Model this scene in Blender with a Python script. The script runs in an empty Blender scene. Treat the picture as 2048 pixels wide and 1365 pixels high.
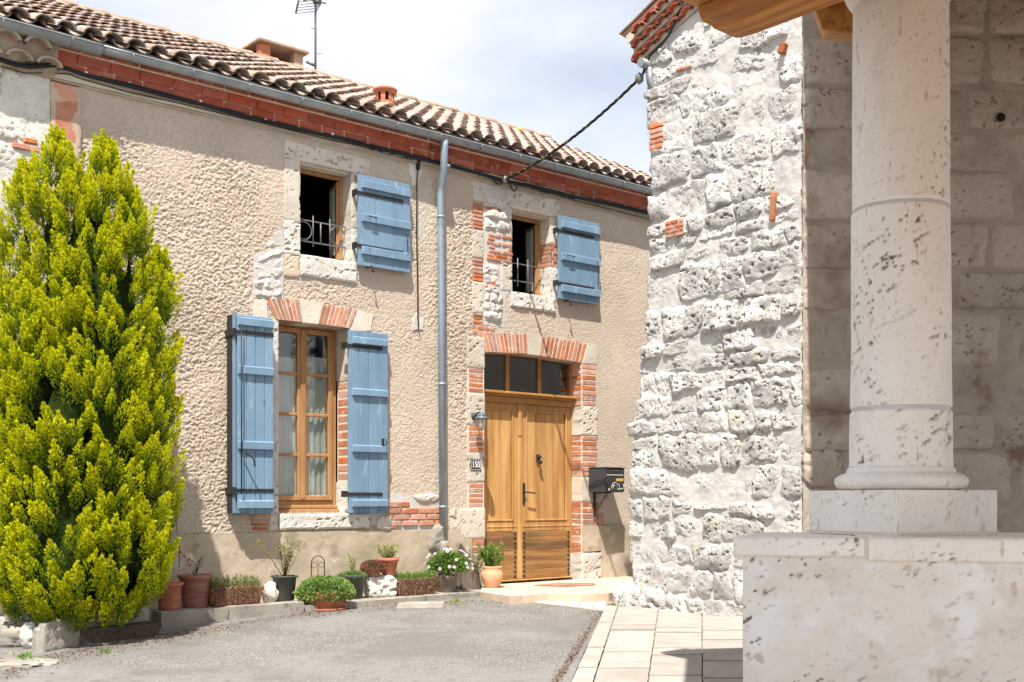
import bpy, math, random
import numpy as np
from mathutils import Vector, Matrix
S = bpy.context.scene
COL = S.collection
R = random.Random(7)
# ------------------------------------------------------------------ camera
F = 2300.0; CX = 1024.0; HY = 1000.0; EYE = 1.05
cam_d = bpy.data.cameras.new('camera'); cam = bpy.data.objects.new('camera', cam_d); COL.objects.link(cam)
cam.location = (0, 0, EYE); cam.rotation_euler = (math.radians(90), 0, 0)
cam_d.sensor_width = 36; cam_d.lens = 36*F/2048; cam_d.shift_y = (HY-682.5)/2048
cam_d.clip_start = .05; cam_d.clip_end = 2000
S.camera = cam
# ------------------------------------------------------------------ light
SUN = Vector((.060, .545, -1.0))                       # direction the light travels
sd = bpy.data.lights.new('sun', 'SUN'); so = bpy.data.objects.new('sun', sd); COL.objects.link(so)
sd.energy = 4.1; sd.angle = math.radians(.53); sd.color = (1, .95, .87)
so.rotation_euler = SUN.to_track_quat('-Z', 'Y').to_euler(); so.location = (0, -5, 20)
elev = math.atan2(1, math.hypot(SUN.x, SUN.y)); az = math.atan2(-SUN.x, -SUN.y)
W = bpy.data.worlds.new('World'); S.world = W; W.use_nodes = True
nt = W.node_tree; nt.nodes.clear(); N = nt.nodes.new; L = nt.links.new
out = N('ShaderNodeOutputWorld'); bg = N('ShaderNodeBackground'); L(bg.outputs[0], out.inputs[0])
sky = N('ShaderNodeTexSky'); sky.sky_type = 'NISHITA'; sky.sun_disc = False
sky.sun_elevation = elev; sky.sun_rotation = az % (2*math.pi); sky.dust_density = 2.0
tc = N('ShaderNodeTexCoord'); mp = N('ShaderNodeMapping'); mp.inputs['Scale'].default_value = (1, 1, 2.2)
L(tc.outputs['Generated'], mp.inputs[0])
n1 = N('ShaderNodeTexNoise'); n1.inputs['Scale'].default_value = 3.4; n1.inputs['Detail'].default_value = 5; n1.inputs['Roughness'].default_value = .5
L(mp.outputs[0], n1.inputs['Vector'])
cr = N('ShaderNodeValToRGB'); cr.color_ramp.elements[0].position = .38; cr.color_ramp.elements[1].position = .64
cr.color_ramp.elements[0].color = (.50, .50, .50, 1); cr.color_ramp.elements[1].color = (1, 1, 1, 1)
L(n1.outputs['Fac'], cr.inputs[0])
mx = N('ShaderNodeMixRGB'); L(cr.outputs[0], mx.inputs[0]); L(sky.outputs[0], mx.inputs[1]); mx.inputs[2].default_value = (6.0, 6.2, 6.55, 1)
L(mx.outputs[0], bg.inputs[0]); bg.inputs[1].default_value = .085
S.view_settings.view_transform = 'Standard'; S.view_settings.look = 'None'; S.view_settings.gamma = 1
S.view_settings.use_curve_mapping = False; S.view_settings.exposure = 1.04
S.cycles.max_bounces = 8; S.cycles.diffuse_bounces = 4; S.cycles.transparent_max_bounces = 12
S.cycles.use_denoising = True

# ------------------------------------------------------------------ frames
class Frame:
    """vertical wall plane: origin o, axis a (local x), outward normal m (= -local y)"""
    def __init__(s, ox, oy, ax, ay):
        l = math.hypot(ax, ay); s.ax, s.ay = ax/l, ay/l
        s.mx, s.my = s.ay, -s.ax                        # outward = -(local y); local y = (-ay, ax)
        s.o = (ox, oy); s.rot = math.atan2(s.ay, s.ax)
    def hit(s, px, py, out=0.0):
        rx = (px-CX)/F
        den = rx*s.mx + s.my
        D = s.o[0]*s.mx + s.o[1]*s.my + out
        d = D/den
        X, Y = rx*d, d
        return ((X-s.o[0])*s.ax + (Y-s.o[1])*s.ay, EYE+(HY-py)/F*d)
    def w(s, x, out, z=0):
        return Vector((s.o[0]+x*s.ax+out*s.mx, s.o[1]+x*s.ay+out*s.my, z))
    def loc(s, p):
        dx, dy = p[0]-s.o[0], p[1]-s.o[1]
        return dx*s.ax+dy*s.ay, dx*s.mx+dy*s.my
A = math.radians(40.7)
ux, uy = math.cos(A), math.sin(A)
DIST = 11.07
FA = Frame(-DIST*uy, DIST*ux, ux, uy)                   # house facade
SA_ = Frame(1.5, 12.5, .66, -.75)                       # sunlit gable wall of the stone building
def FU(px, py=1000, out=0): return FA.hit(px, py, out)[0]
def FZ(px, py, out=0): return FA.hit(px, py, out)[1]
def zg(X, Y):
    u, o = FA.loc((X, Y))
    a = 6-u
    sp = math.log1p(math.exp(2*a))/2 if a < 15 else a
    return -.085 - .045*sp - .035*max(0.0, o-1.0)
def G(px, py, lift=None):
    """ground point seen at a photo pixel"""
    rx = (px-CX)/F; k = (py-HY)/F; d = 10.0
    for _ in range(60):
        z = lift if lift is not None else zg(rx*d, d)
        d = d*.5 + .5*(EYE-z)/k
    return Vector((rx*d, d, EYE-k*d))

# ------------------------------------------------------------------ numpy noise
def _h(ix, iy, iz, seed):
    n = (ix*374761393 + iy*668265263 + iz*2147483647 + seed*974634777) & 0xffffffff
    n = ((n ^ (n >> 13))*1274126177) & 0xffffffff
    n = ((n ^ (n >> 16))*2246822519) & 0xffffffff
    return ((n ^ (n >> 15)) & 0xffff)/65535.0
def vn(x, y, z=0.0, seed=0):
    x = np.asarray(x, float); y = np.asarray(y, float); z = np.zeros_like(x)+z
    ix, iy, iz = np.floor(x).astype(np.int64), np.floor(y).astype(np.int64), np.floor(z).astype(np.int64)
    fx, fy, fz = x-ix, y-iy, z-iz
    fx = fx*fx*(3-2*fx); fy = fy*fy*(3-2*fy); fz = fz*fz*(3-2*fz)
    r = 0
    for dx in (0, 1):
        for dy in (0, 1):
            for dz in (0, 1):
                r = r + _h(ix+dx, iy+dy, iz+dz, seed)*(fx if dx else 1-fx)*(fy if dy else 1-fy)*(fz if dz else 1-fz)
    return r
def fbm(x, y, z=0.0, o=4, seed=0, g=.5):
    r, a, t = 0, 1.0, 0.0
    for i in range(o):
        r = r + a*vn(np.asarray(x)*2**i, np.asarray(y)*2**i, np.asarray(z)*2**i, seed+i*17); t += a; a *= g
    return r/t
def sst(a, b, x):
    t = np.clip((x-a)/(b-a), 0, 1); return t*t*(3-2*t)

# ------------------------------------------------------------------ materials
def mat(name, c1, c2=None, scale=3.0, detail=5, rough=.85, bump=0.0, bscale=40, bdist=.01, metal=0.0,
        spots=None, rnd=0.0, stretch=(1, 1, 1), spec=.3, c3=None, c3scale=.8, coordrot=None, pitcol=None, ramp=(.35, .65), huernd=0.0, trans=0):
    m = bpy.data.materials.new(name); m.use_nodes = True
    t = m.node_tree; nd = t.nodes; ln = t.links.new
    b = nd['Principled BSDF']; b.inputs['Roughness'].default_value = rough; b.inputs['Metallic'].default_value = metal
    b.inputs['Specular IOR Level'].default_value = spec
    g = nd.new('ShaderNodeNewGeometry'); vec = g.outputs['Position']
    if coordrot is not None or stretch != (1, 1, 1):
        mr = nd.new('ShaderNodeMapping'); mr.vector_type = 'POINT'
        mr.inputs['Rotation'].default_value = (0, 0, -(coordrot or 0)); ln(vec, mr.inputs[0])
        ms = nd.new('ShaderNodeMapping'); ms.inputs['Scale'].default_value = stretch; ln(mr.outputs[0], ms.inputs[0]); vec = ms.outputs[0]
    def noise(sc, de=detail, ro=.55, v=None):
        n = nd.new('ShaderNodeTexNoise'); n.inputs['Scale'].default_value = sc; n.inputs['Detail'].default_value = de
        n.inputs['Roughness'].default_value = ro; ln(v or vec, n.inputs['Vector']); return n
    def ramp_(n, a, bb):
        r = nd.new('ShaderNodeValToRGB'); r.color_ramp.elements[0].position = a; r.color_ramp.elements[1].position = bb
        ln(n.outputs['Fac'], r.inputs[0]); return r
    col = None
    def rgb(c):
        x = nd.new('ShaderNodeRGB'); x.outputs[0].default_value = (*c, 1); return x.outputs[0]
    col = rgb(c1)
    def mixc(fac, a, bcol):
        x = nd.new('ShaderNodeMixRGB'); ln(fac, x.inputs[0]); ln(a, x.inputs[1])
        if isinstance(bcol, tuple): x.inputs[2].default_value = (*bcol, 1)
        else: ln(bcol, x.inputs[2])
        return x.outputs[0]
    if c2: col = mixc(ramp_(noise(scale), *ramp).outputs[0], col, c2)
    if c3: col = mixc(ramp_(noise(c3scale, 4, .6), .5, .68).outputs[0], col, c3)
    if rnd or huernd:
        oi = nd.new('ShaderNodeObjectInfo'); hs = nd.new('ShaderNodeHueSaturation')
        mrn = nd.new('ShaderNodeMapRange'); mrn.inputs[3].default_value = 1-rnd; mrn.inputs[4].default_value = 1+rnd
        ln(oi.outputs['Random'], mrn.inputs[0]); ln(mrn.outputs[0], hs.inputs['Value']); ln(col, hs.inputs['Color'])
        if huernd:
            w = nd.new('ShaderNodeMath'); w.operation = 'MULTIPLY'; w.inputs[1].default_value = 7.31; ln(oi.outputs['Random'], w.inputs[0])
            w2 = nd.new('ShaderNodeMath'); w2.operation = 'FRACT'; ln(w.outputs[0], w2.inputs[0])
            m2 = nd.new('ShaderNodeMapRange'); m2.inputs[3].default_value = 1-huernd; m2.inputs[4].default_value = 1+huernd*.4
            ln(w2.outputs[0], m2.inputs[0]); ln(m2.outputs[0], hs.inputs['Saturation'])
        col = hs.outputs[0]
    if spots:                                            # list of (scale, lo, hi, colour)
        for (sc, lo, hi, c) in spots:
            col = mixc(ramp_(noise(sc, 3, .6), lo, hi).outputs[0], col, c)
    if pitcol:
        at = nd.new('ShaderNodeAttribute'); at.attribute_name = 'tip'; col = mixc(at.outputs['Fac'], col, pitcol)
    ln(col, b.inputs['Base Color'])
    if bump:
        n = noise(bscale, 6, .65); bp = nd.new('ShaderNodeBump'); bp.inputs['Strength'].default_value = bump
        bp.inputs['Distance'].default_value = bdist; ln(n.outputs['Fac'], bp.inputs['Height']); ln(bp.outputs[0], b.inputs['Normal'])
    if trans:
        b.inputs['Subsurface Weight'].default_value = 0
        tr = nd.new('ShaderNodeBsdfTranslucent'); ln(col, tr.inputs[0]); ms_ = nd.new('ShaderNodeMixShader'); ms_.inputs[0].default_value = trans
        o = nd['Material Output']; ln(b.outputs[0], ms_.inputs[1]); ln(tr.outputs[0], ms_.inputs[2]); ln(ms_.outputs[0], o.inputs[0])
    return m
def leafmat(name, cin, ctip, rough=.5, trans=.35):
    m = bpy.data.materials.new(name); m.use_nodes = True
    t = m.node_tree; nd = t.nodes; ln = t.links.new; b = nd['Principled BSDF']; b.inputs['Roughness'].default_value = rough
    b.inputs['Specular IOR Level'].default_value = .25
    at = nd.new('ShaderNodeAttribute'); at.attribute_name = 'tip'
    x = nd.new('ShaderNodeMixRGB'); ln(at.outputs['Fac'], x.inputs[0]); x.inputs[1].default_value = (*cin, 1); x.inputs[2].default_value = (*ctip, 1)
    ln(x.outputs[0], b.inputs['Base Color'])
    tr = nd.new('ShaderNodeBsdfTranslucent'); ln(x.outputs[0], tr.inputs[0]); ms = nd.new('ShaderNodeMixShader'); ms.inputs[0].default_value = trans
    ln(b.outputs[0], ms.inputs[1]); ln(tr.outputs[0], ms.inputs[2]); ln(ms.outputs[0], nd['Material Output'].inputs[0])
    return m
def glassmat(name, tint=(.90, .92, .90)):
    m = bpy.data.materials.new(name); m.use_nodes = True
    t = m.node_tree; nd = t.nodes; ln = t.links.new; nd.remove(nd['Principled BSDF'])
    tr = nd.new('ShaderNodeBsdfTransparent'); tr.inputs[0].default_value = (*tint, 1)
    gl = nd.new('ShaderNodeBsdfGlossy'); gl.inputs['Roughness'].default_value = .03
    g = nd.new('ShaderNodeNewGeometry'); dt = nd.new('ShaderNodeVectorMath'); dt.operation = 'DOT_PRODUCT'; ln(g.outputs['Incoming'], dt.inputs[0]); ln(g.outputs['Normal'], dt.inputs[1])
    def mth(op, a, b=None):
        x = nd.new('ShaderNodeMath'); x.operation = op
        for i, v in enumerate((a, b)):
            if v is None: continue
            if isinstance(v, (int, float)): x.inputs[i].default_value = v
            else: ln(v, x.inputs[i])
        return x.outputs[0]
    fr_ = mth('ADD', mth('MULTIPLY', mth('POWER', mth('SUBTRACT', 1.0, mth('ABSOLUTE', dt.outputs['Value'])), 5), .94), .10)
    n = nd.new('ShaderNodeTexNoise'); n.inputs['Scale'].default_value = 3.5; ln(g.outputs['Position'], n.inputs['Vector'])
    bp = nd.new('ShaderNodeBump'); bp.inputs['Strength'].default_value = .12; bp.inputs['Distance'].default_value = .02
    ln(n.outputs['Fac'], bp.inputs['Height']); ln(bp.outputs[0], gl.inputs['Normal'])
    x = nd.new('ShaderNodeMixShader'); ln(fr_, x.inputs[0]); ln(tr.outputs[0], x.inputs[1]); ln(gl.outputs[0], x.inputs[2])
    ln(x.outputs[0], nd['Material Output'].inputs[0]); return m
M = {}
M['stucco'] = mat('stucco', (.645, .545, .45), (.555, .46, .375), 1.3, bump=.8, bscale=55, bdist=.016, c3=(.62, .55, .46), c3scale=.7, pitcol=(.50, .41, .31), spots=[(44, .64, .74, (.44, .36, .28)), (2.6, .60, .76, (.53, .445, .355))])
M['plaster'] = mat('plaster', (.55, .46, .35), (.44, .36, .265), 2.2, bump=.4, bscale=30, bdist=.008, c3=(.36, .32, .21), c3scale=1.3, spots=[(5, .60, .72, (.60, .54, .45)), (11, .60, .72, (.36, .29, .21)), (3, .62, .70, (.33, .28, .2))])
M['oldcream'] = mat('weathered_plaster', (.42, .345, .265), (.31, .25, .185), 6, bump=.6, bscale=30, spots=[(9, .58, .68, (.40, .19, .12))])
M['cream'] = mat('cream_band', (.62, .55, .44), (.52, .44, .33), 4, bump=.3, bscale=30)
M['lime'] = mat('limestone', (.66, .605, .52), (.55, .49, .41), 3, bump=.5, bscale=28, bdist=.012, rnd=.10, pitcol=(.22, .17, .12), spots=[(22, .63, .70, (.36, .31, .25)), (7, .60, .72, (.50, .44, .36)), (1.8, .56, .74, (.62, .52, .38))])
M['rubble'] = mat('white_rubble', (.68, .65, .60), (.56, .52, .46), 6, bump=.7, bscale=26, bdist=.02, rnd=.10, pitcol=(.24, .20, .16), spots=[(30, .64, .72, (.30, .27, .23))])
M['brick'] = mat('brick', (.56, .225, .115), (.46, .17, .085), 8, bump=.6, bscale=50, rnd=.26, huernd=.3, spots=[(11, .57, .72, (.64, .46, .35)), (20, .62, .70, (.30, .13, .08))])
M['corbel'] = mat('cornice_brick', (.42, .105, .055), (.33, .075, .04), 5, bump=.4, bscale=40, rnd=.16, huernd=.08, spots=[(9, .62, .76, (.50, .27, .18)), (2.5, .6, .75, (.42, .19, .09))])
M['mortar'] = mat('mortar', (.72, .65, .56), (.62, .55, .46), 9, bump=.5, bscale=45)
M['mortar_w'] = mat('white_mortar', (.60, .58, .55), (.50, .48, .455), 5, bump=.5, bscale=30, bdist=.015)
M['tile'] = mat('roof_tile', (.45, .33, .265), (.34, .225, .17), 5, bump=.5, bscale=40, rnd=.22, huernd=.35,
                spots=[(7, .53, .66, (.24, .20, .165)), (26, .57, .68, (.12, .11, .10)), (14, .60, .68, (.55, .50, .43)), (3.1, .58, .70, (.50, .45, .38))])
M['ridge'] = mat('ridge_tile', (.42, .29, .215), (.33, .21, .15), 5, bump=.5, bscale=40, rnd=.15, spots=[(12, .56, .66, (.26, .23, .18)), (4.5, .60, .66, (.62, .38, .06))])
M['tiledark'] = mat('roof_underlay', (.15, .10, .075), rough=.95)
M['terra'] = mat('terracotta', (.50, .19, .10), (.42, .145, .08), 6, bump=.2, bscale=50, spots=[(4, .60, .78, (.58, .36, .27))], stretch=(1, 1, 4))
M['terra2'] = mat('old_terracotta', (.36, .17, .12), (.29, .13, .095), 6, bump=.2, bscale=50, spots=[(4, .52, .78, (.46, .33, .28))], stretch=(1, 1, 5))
M['terra_pale'] = mat('pale_terracotta', (.66, .38, .22), (.6, .32, .17), 7, bump=.15, bscale=40, spots=[(7, .55, .7, (.7, .5, .36))])
M['blue'] = mat('blue_paint', (.19, .295, .405), (.15, .25, .355), 5, rough=.7, bump=.3, bscale=50, stretch=(1, 1, .25), rnd=.07, spots=[(9, .60, .70, (.28, .39, .49)), (16, .68, .74, (.10, .16, .22)), (30, .70, .73, (.36, .33, .29))])
M['iron'] = mat('black_iron', (.022, .022, .024), (.035, .03, .028), 20, rough=.6, bump=.1)
M['steel'] = mat('grey_iron', (.20, .20, .20), (.14, .135, .13), 20, rough=.5, metal=.3)
M['zinc'] = mat('zinc', (.38, .42, .44), (.29, .32, .34), 6, rough=.5, metal=.65, spots=[(3, .58, .8, (.46, .47, .46))], bump=.05)
M['zincold'] = mat('old_zinc', (.31, .33, .335), (.24, .255, .26), 6, rough=.6, metal=.5, spots=[(3, .58, .8, (.36, .34, .31))], bump=.05)
M['pipe'] = mat('blue_grey_pipe', (.33, .40, .47), (.26, .32, .38), 5, rough=.5, metal=.35, bump=.05)
M['oak'] = mat('oak_frame', (.43, .235, .105), (.34, .175, .07), 16, rough=.6, bump=.15, stretch=(1, 1, .15))
M['door'] = mat('oak_door', (.60, .36, .14), (.40, .20, .065), 12, rough=.55, bump=.15, bscale=60, stretch=(1, 1, .08), rnd=.13, coordrot=A)
M['door_h'] = mat('oak_door_low', (.40, .22, .08), (.24, .115, .04), 14, rough=.6, bump=.15, bscale=60, stretch=(.12, 1, 1.6), rnd=.12, coordrot=A, spots=[(3.2, .46, .62, (.12, .07, .038))])
M['beam'] = mat('stained_beam', (.50, .225, .05), (.34, .125, .025), 16, rough=.55, bump=.35, bscale=30, bdist=.008, coordrot=math.atan2(.75, -.66), stretch=(.07, 1, 1), rnd=.05, ramp=(.4, .6), spots=[(7, .62, .70, (.22, .085, .02)), (28, .60, .66, (.26, .10, .03))])
M['soffit'] = mat('soffit_board', (.5, .3, .14), (.42, .24, .1), 7, rough=.7, rnd=.1)
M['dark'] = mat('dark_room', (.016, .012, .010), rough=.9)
M['roomwood'] = mat('room_timber', (.05, .03, .018), rough=.8)
M['curtain'] = mat('curtain', (.78, .80, .77), (.72, .74, .71), 3, rough=.9, trans=.3)
M['frame'] = mat('varnished_frame', (.44, .225, .07), (.33, .15, .04), 12, rough=.5, bump=.15, stretch=(.3, .3, .6), rnd=.05)
M['glass'] = glassmat('window_glass')
M['wall_s'] = mat('sun_stone', (.64, .625, .60), (.50, .485, .465), 5, bump=.9, bscale=24, bdist=.020, rnd=.20, pitcol=(.16, .14, .12),
                  spots=[(30, .60, .66, (.13, .12, .10)), (60, .60, .65, (.12, .11, .095)), (2.2, .60, .76, (.60, .55, .42)), (1.9, .50, .64, (.42, .41, .395)), (6, .56, .70, (.36, .345, .325))])
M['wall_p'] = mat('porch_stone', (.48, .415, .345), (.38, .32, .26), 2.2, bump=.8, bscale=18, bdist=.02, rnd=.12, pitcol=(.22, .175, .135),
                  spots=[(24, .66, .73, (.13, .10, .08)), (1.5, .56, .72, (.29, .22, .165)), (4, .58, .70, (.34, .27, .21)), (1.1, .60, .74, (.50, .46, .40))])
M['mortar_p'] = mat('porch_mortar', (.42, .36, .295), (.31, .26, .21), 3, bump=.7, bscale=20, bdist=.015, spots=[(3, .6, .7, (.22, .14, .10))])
M['column'] = mat('column_stone', (.84, .80, .745), (.78, .73, .665), 1.8, rough=.7, bump=.15, bscale=40, bdist=.004,
                  pitcol=(.23, .165, .11),
                  spots=[(60, .66, .70, (.42, .34, .26)), (5, .58, .76, (.78, .71, .62)), (3, .55, .75, (.68, .645, .60)), (14, .64, .70, (.62, .53, .42))], stretch=(1, 1, .35))
M['parapet'] = mat('parapet_render', (.76, .71, .655), (.69, .635, .575), 2.4, rough=.8, bump=.4, bscale=60, bdist=.006, pitcol=(.20, .155, .11),
                   spots=[(3.2, .50, .66, (.80, .79, .775)), (2.1, .56, .70, (.76, .69, .58)), (4, .58, .72, (.66, .59, .52)), (11, .62, .70, (.56, .48, .41))])
M['slab'] = mat('paving_slab', (.41, .365, .325), (.325, .29, .255), 4, bump=.4, bscale=30, bdist=.006, rnd=.09, stretch=(1, 1, 1), spots=[(12, .60, .74, (.30, .27, .235)), (2.2, .58, .74, (.33, .29, .25))])
M['grout'] = mat('grout', (.34, .30, .25), (.25, .225, .19), 12, bump=.6)
M['conc'] = mat('weathered_concrete', (.36, .33, .285), (.27, .24, .205), 4, bump=.6, bscale=30, bdist=.012, spots=[(9, .60, .7, (.17, .15, .13)), (3, .62, .7, (.45, .40, .33))])
M['step'] = mat('step_stone', (.60, .48, .37), (.52, .40, .30), 4, bump=.3, bscale=30)
M['white_patch'] = mat('lime_patch', (.62, .60, .55), (.47, .45, .41), 6, bump=.6, bscale=22, bdist=.015)
M['soil'] = mat('soil', (.06, .045, .03), (.1, .08, .055), 30, bump=.8)
M['rust'] = mat('rust', (.36, .12, .04), (.25, .07, .03), 12, bump=.3)
M['log'] = mat('driftwood', (.17, .135, .105), (.07, .055, .042), 9, bump=.8, bscale=22, bdist=.02, stretch=(1, 1, .12))
M['pot_dark'] = mat('dark_pot', (.085, .09, .08), (.05, .055, .05), 5, rough=.6, spots=[(3, .55, .7, (.14, .15, .07))])
M['pot_grey'] = mat('taupe_pot', (.22, .18, .155), (.2, .16, .14), 5, rough=.55)
M['white'] = mat('white_enamel', (.8, .8, .8), rough=.4)
M['label'] = mat('label_yellow', (.65, .42, .12), rough=.5)
M['box_blk'] = mat('mailbox_black', (.03, .031, .034), (.05, .045, .042), 9, rough=.45)
M['box_side'] = mat('mailbox_grey', (.05, .052, .058), rough=.7)
M['cable'] = mat('black_cable', (.018, .018, .02), rough=.6)
M['pilaster'] = mat('painted_pilaster', (.56, .44, .33), (.48, .36, .27), 3, bump=.3, bscale=30, spots=[(2.2, .56, .6, (.60, .30, .20))])
M['redpaint'] = mat('red_lime_paint', (.40, .14, .09), (.50, .24, .16), 5, bump=.3, bscale=30)
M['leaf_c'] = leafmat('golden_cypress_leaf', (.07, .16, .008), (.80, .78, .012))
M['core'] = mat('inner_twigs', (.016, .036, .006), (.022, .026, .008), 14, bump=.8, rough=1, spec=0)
M['bark'] = mat('bark', (.11, .075, .05), (.07, .05, .035), 12, bump=.8, stretch=(1, 1, .2))
# ------------------------------------------------------------------ mesh builder
def attach(o, parent):
    if parent:
        o.parent = parent
        if parent.type != 'EMPTY': o.location = o.location-parent.location
class MB:
    def __init__(s): s.v = []; s.f = []; s.m = []; s.sm = []
    def add(s, vs, fs, m=0, smooth=False, X=None):
        o = len(s.v)
        if X is not None: vs = [X @ Vector(p) for p in vs]
        s.v += [tuple(p) for p in vs]; s.f += [tuple(i+o for i in f) for f in fs]
        s.m += [m]*len(fs); s.sm += [smooth]*len(fs); return s
    def box(s, x0, x1, y0, y1, z0, z1, m=0, bev=0.0, X=None):
        if x1 < x0: x0, x1 = x1, x0
        if y1 < y0: y0, y1 = y1, y0
        if z1 < z0: z0, z1 = z1, z0
        if not bev:
            vs = [(x, y, z) for x in (x0, x1) for y in (y0, y1) for z in (z0, z1)]
            return s.add(vs, [(0, 1, 3, 2), (4, 6, 7, 5), (0, 4, 5, 1), (2, 3, 7, 6), (0, 2, 6, 4), (1, 5, 7, 3)], m, False, X)
        c = [(x0+x1)/2, (y0+y1)/2, (z0+z1)/2]; h = [(x1-x0)/2, (y1-y0)/2, (z1-z0)/2]; b = min(bev, .45*min(h))
        vs = []; idx = {}
        for sx in (-1, 1):
            for sy in (-1, 1):
                for sz in (-1, 1):
                    sg = (sx, sy, sz)
                    for k in range(3):
                        idx[sg, k] = len(vs)
                        vs.append(tuple(c[i]+sg[i]*(h[i]-(0 if i == k else b)) for i in range(3)))
        fs = []
        def face(ids):
            p = [Vector(vs[i]) for i in ids]; n = (p[1]-p[0]).cross(p[2]-p[0]); cc = sum(p, Vector())/len(p)-Vector(c)
            fs.append(tuple(ids) if n.dot(cc) > 0 else tuple(reversed(ids)))
        for k in range(3):
            i, j = (k+1) % 3, (k+2) % 3
            for sg in (-1, 1):
                q = []
                for a, b2 in ((-1, -1), (1, -1), (1, 1), (-1, 1)):
                    t = [0]*3; t[k] = sg; t[i] = a; t[j] = b2; q.append(idx[tuple(t), k])
                face(q)
            for a in (-1, 1):
                for b2 in (-1, 1):                       # edge along axis k
                    t0 = [0]*3; t1 = [0]*3; t0[k] = -1; t1[k] = 1
                    for t in (t0, t1): t[i] = a; t[j] = b2
                    face([idx[tuple(t0), i], idx[tuple(t1), i], idx[tuple(t1), j], idx[tuple(t0), j]])
        for sx in (-1, 1):
            for sy in (-1, 1):
                for sz in (-1, 1): face([idx[(sx, sy, sz), k] for k in range(3)])
        return s.add(vs, fs, m, False, X)
    def tube(s, pts, r, n=8, m=0, cap=True):
        pts = [Vector(p) for p in pts]; rs = r if isinstance(r, (list, tuple)) else [r]*len(pts)
        vs = []; up = None
        for i, p in enumerate(pts):
            d = (pts[min(i+1, len(pts)-1)]-pts[max(i-1, 0)]).normalized()
            if up is None:
                up = Vector((0, 0, 1)) if abs(d.z) < .9 else Vector((1, 0, 0))
            a = d.cross(up).normalized(); up = a.cross(d).normalized()
            for k in range(n):
                t = 2*math.pi*k/n; vs.append(p+(a*math.cos(t)+up*math.sin(t))*rs[i])
        fs = []
        for i in range(len(pts)-1):
            for k in range(n):
                fs.append((i*n+k, i*n+(k+1) % n, (i+1)*n+(k+1) % n, (i+1)*n+k))
        o = len(s.v); s.add(vs, fs, m, True)
        if cap:
            s.add([], [], m); s.f += [tuple(o+k for k in reversed(range(n))), tuple(o+(len(pts)-1)*n+k for k in range(n))]; s.m += [m, m]; s.sm += [False, False]
        return s
    def lathe(s, prof, c=(0, 0, 0), n=24, m=0, smooth=True, X=None, sq=0.0, sx=1, sy=1, jit=0.0):
        vs = []
        for (r, z) in prof:
            for k in range(n):
                t = 2*math.pi*k/n; rr = r*(1+jit*(R.random()-.5)) if r > 0 else 0
                vs.append((c[0]+rr*math.cos(t)*sx, c[1]+rr*math.sin(t)*sy, c[2]+z))
        fs = [(i*n+k, i*n+(k+1) % n, (i+1)*n+(k+1) % n, (i+1)*n+k) for i in range(len(prof)-1) for k in range(n)]
        return s.add(vs, fs, m, smooth, X)
    def prism(s, poly, y0, y1, m=0, X=None):
        """polygon in x,z extruded from y0 (front) to y1 (back)"""
        n = len(poly)
        a = sum(poly[i][0]*poly[(i+1) % n][1]-poly[(i+1) % n][0]*poly[i][1] for i in range(n))
        if a < 0: poly = list(reversed(poly))
        vs = [(x, y0, z) for x, z in poly]+[(x, y1, z) for x, z in poly]
        fs = [tuple(range(n)), tuple(reversed(range(n, 2*n)))]+[(i, n+i, n+(i+1) % n, (i+1) % n) for i in range(n)]
        return s.add(vs, fs, m, False, X)
    def build(s, name, mats, parent=None, label=None, centre=True, attr=None, kind=None, loc=None, rotz=0, scale=None):
        me = bpy.data.meshes.new(name); V = s.v; c = Vector((0, 0, 0))
        if centre and V and loc is None:
            a = np.array(V); c = Vector(((a[:, 0].min()+a[:, 0].max())/2, (a[:, 1].min()+a[:, 1].max())/2, a[:, 2].min()))
            V = [tuple(r) for r in (a-np.array(c))]
        me.from_pydata(V, [], s.f)
        if not isinstance(mats, (list, tuple)): mats = [mats]
        for mm in mats: me.materials.append(M[mm] if isinstance(mm, str) else mm)
        if len(mats) > 1: me.polygons.foreach_set('material_index', s.m)
        me.polygons.foreach_set('use_smooth', s.sm)
        if attr is not None:
            a = me.attributes.new('tip', 'FLOAT', 'POINT'); a.data.foreach_set('value', attr)
        me.update()
        o = bpy.data.objects.new(name, me); COL.objects.link(o)
        o.location = c if loc is None else loc
        if rotz: o.rotation_euler = (0, 0, rotz)
        attach(o, parent)
        if label: o['label'] = label
        if kind: o['kind'] = kind
        return o
def npmesh(name, V, Fq, mats, parent=None, smooth=True, attr=None, kind=None, label=None, centre=True, mi=None):
    V = np.asarray(V, float); c = np.zeros(3)
    if centre: c = np.array(((V[:, 0].min()+V[:, 0].max())/2, (V[:, 1].min()+V[:, 1].max())/2, V[:, 2].min()))
    me = bpy.data.meshes.new(name); Fq = np.asarray(Fq); k = Fq.shape[1]
    me.vertices.add(len(V)); me.vertices.foreach_set('co', (V-c).ravel())
    me.loops.add(Fq.size); me.loops.foreach_set('vertex_index', Fq.ravel().astype(np.int32))
    me.polygons.add(len(Fq)); me.polygons.foreach_set('loop_start', np.arange(0, Fq.size, k, dtype=np.int32))
    me.polygons.foreach_set('use_smooth', np.full(len(Fq), smooth))
    if not isinstance(mats, (list, tuple)): mats = [mats]
    for mm in mats: me.materials.append(M[mm])
    if mi is not None: me.polygons.foreach_set('material_index', np.asarray(mi, np.int32))
    me.update(calc_edges=True)
    if attr is not None:
        a = me.attributes.new('tip', 'FLOAT', 'POINT'); a.data.foreach_set('value', np.asarray(attr, np.float32))
    o = bpy.data.objects.new(name, me); COL.objects.link(o); o.location = c
    attach(o, parent)
    if kind: o['kind'] = kind
    if label: o['label'] = label
    return o
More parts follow.
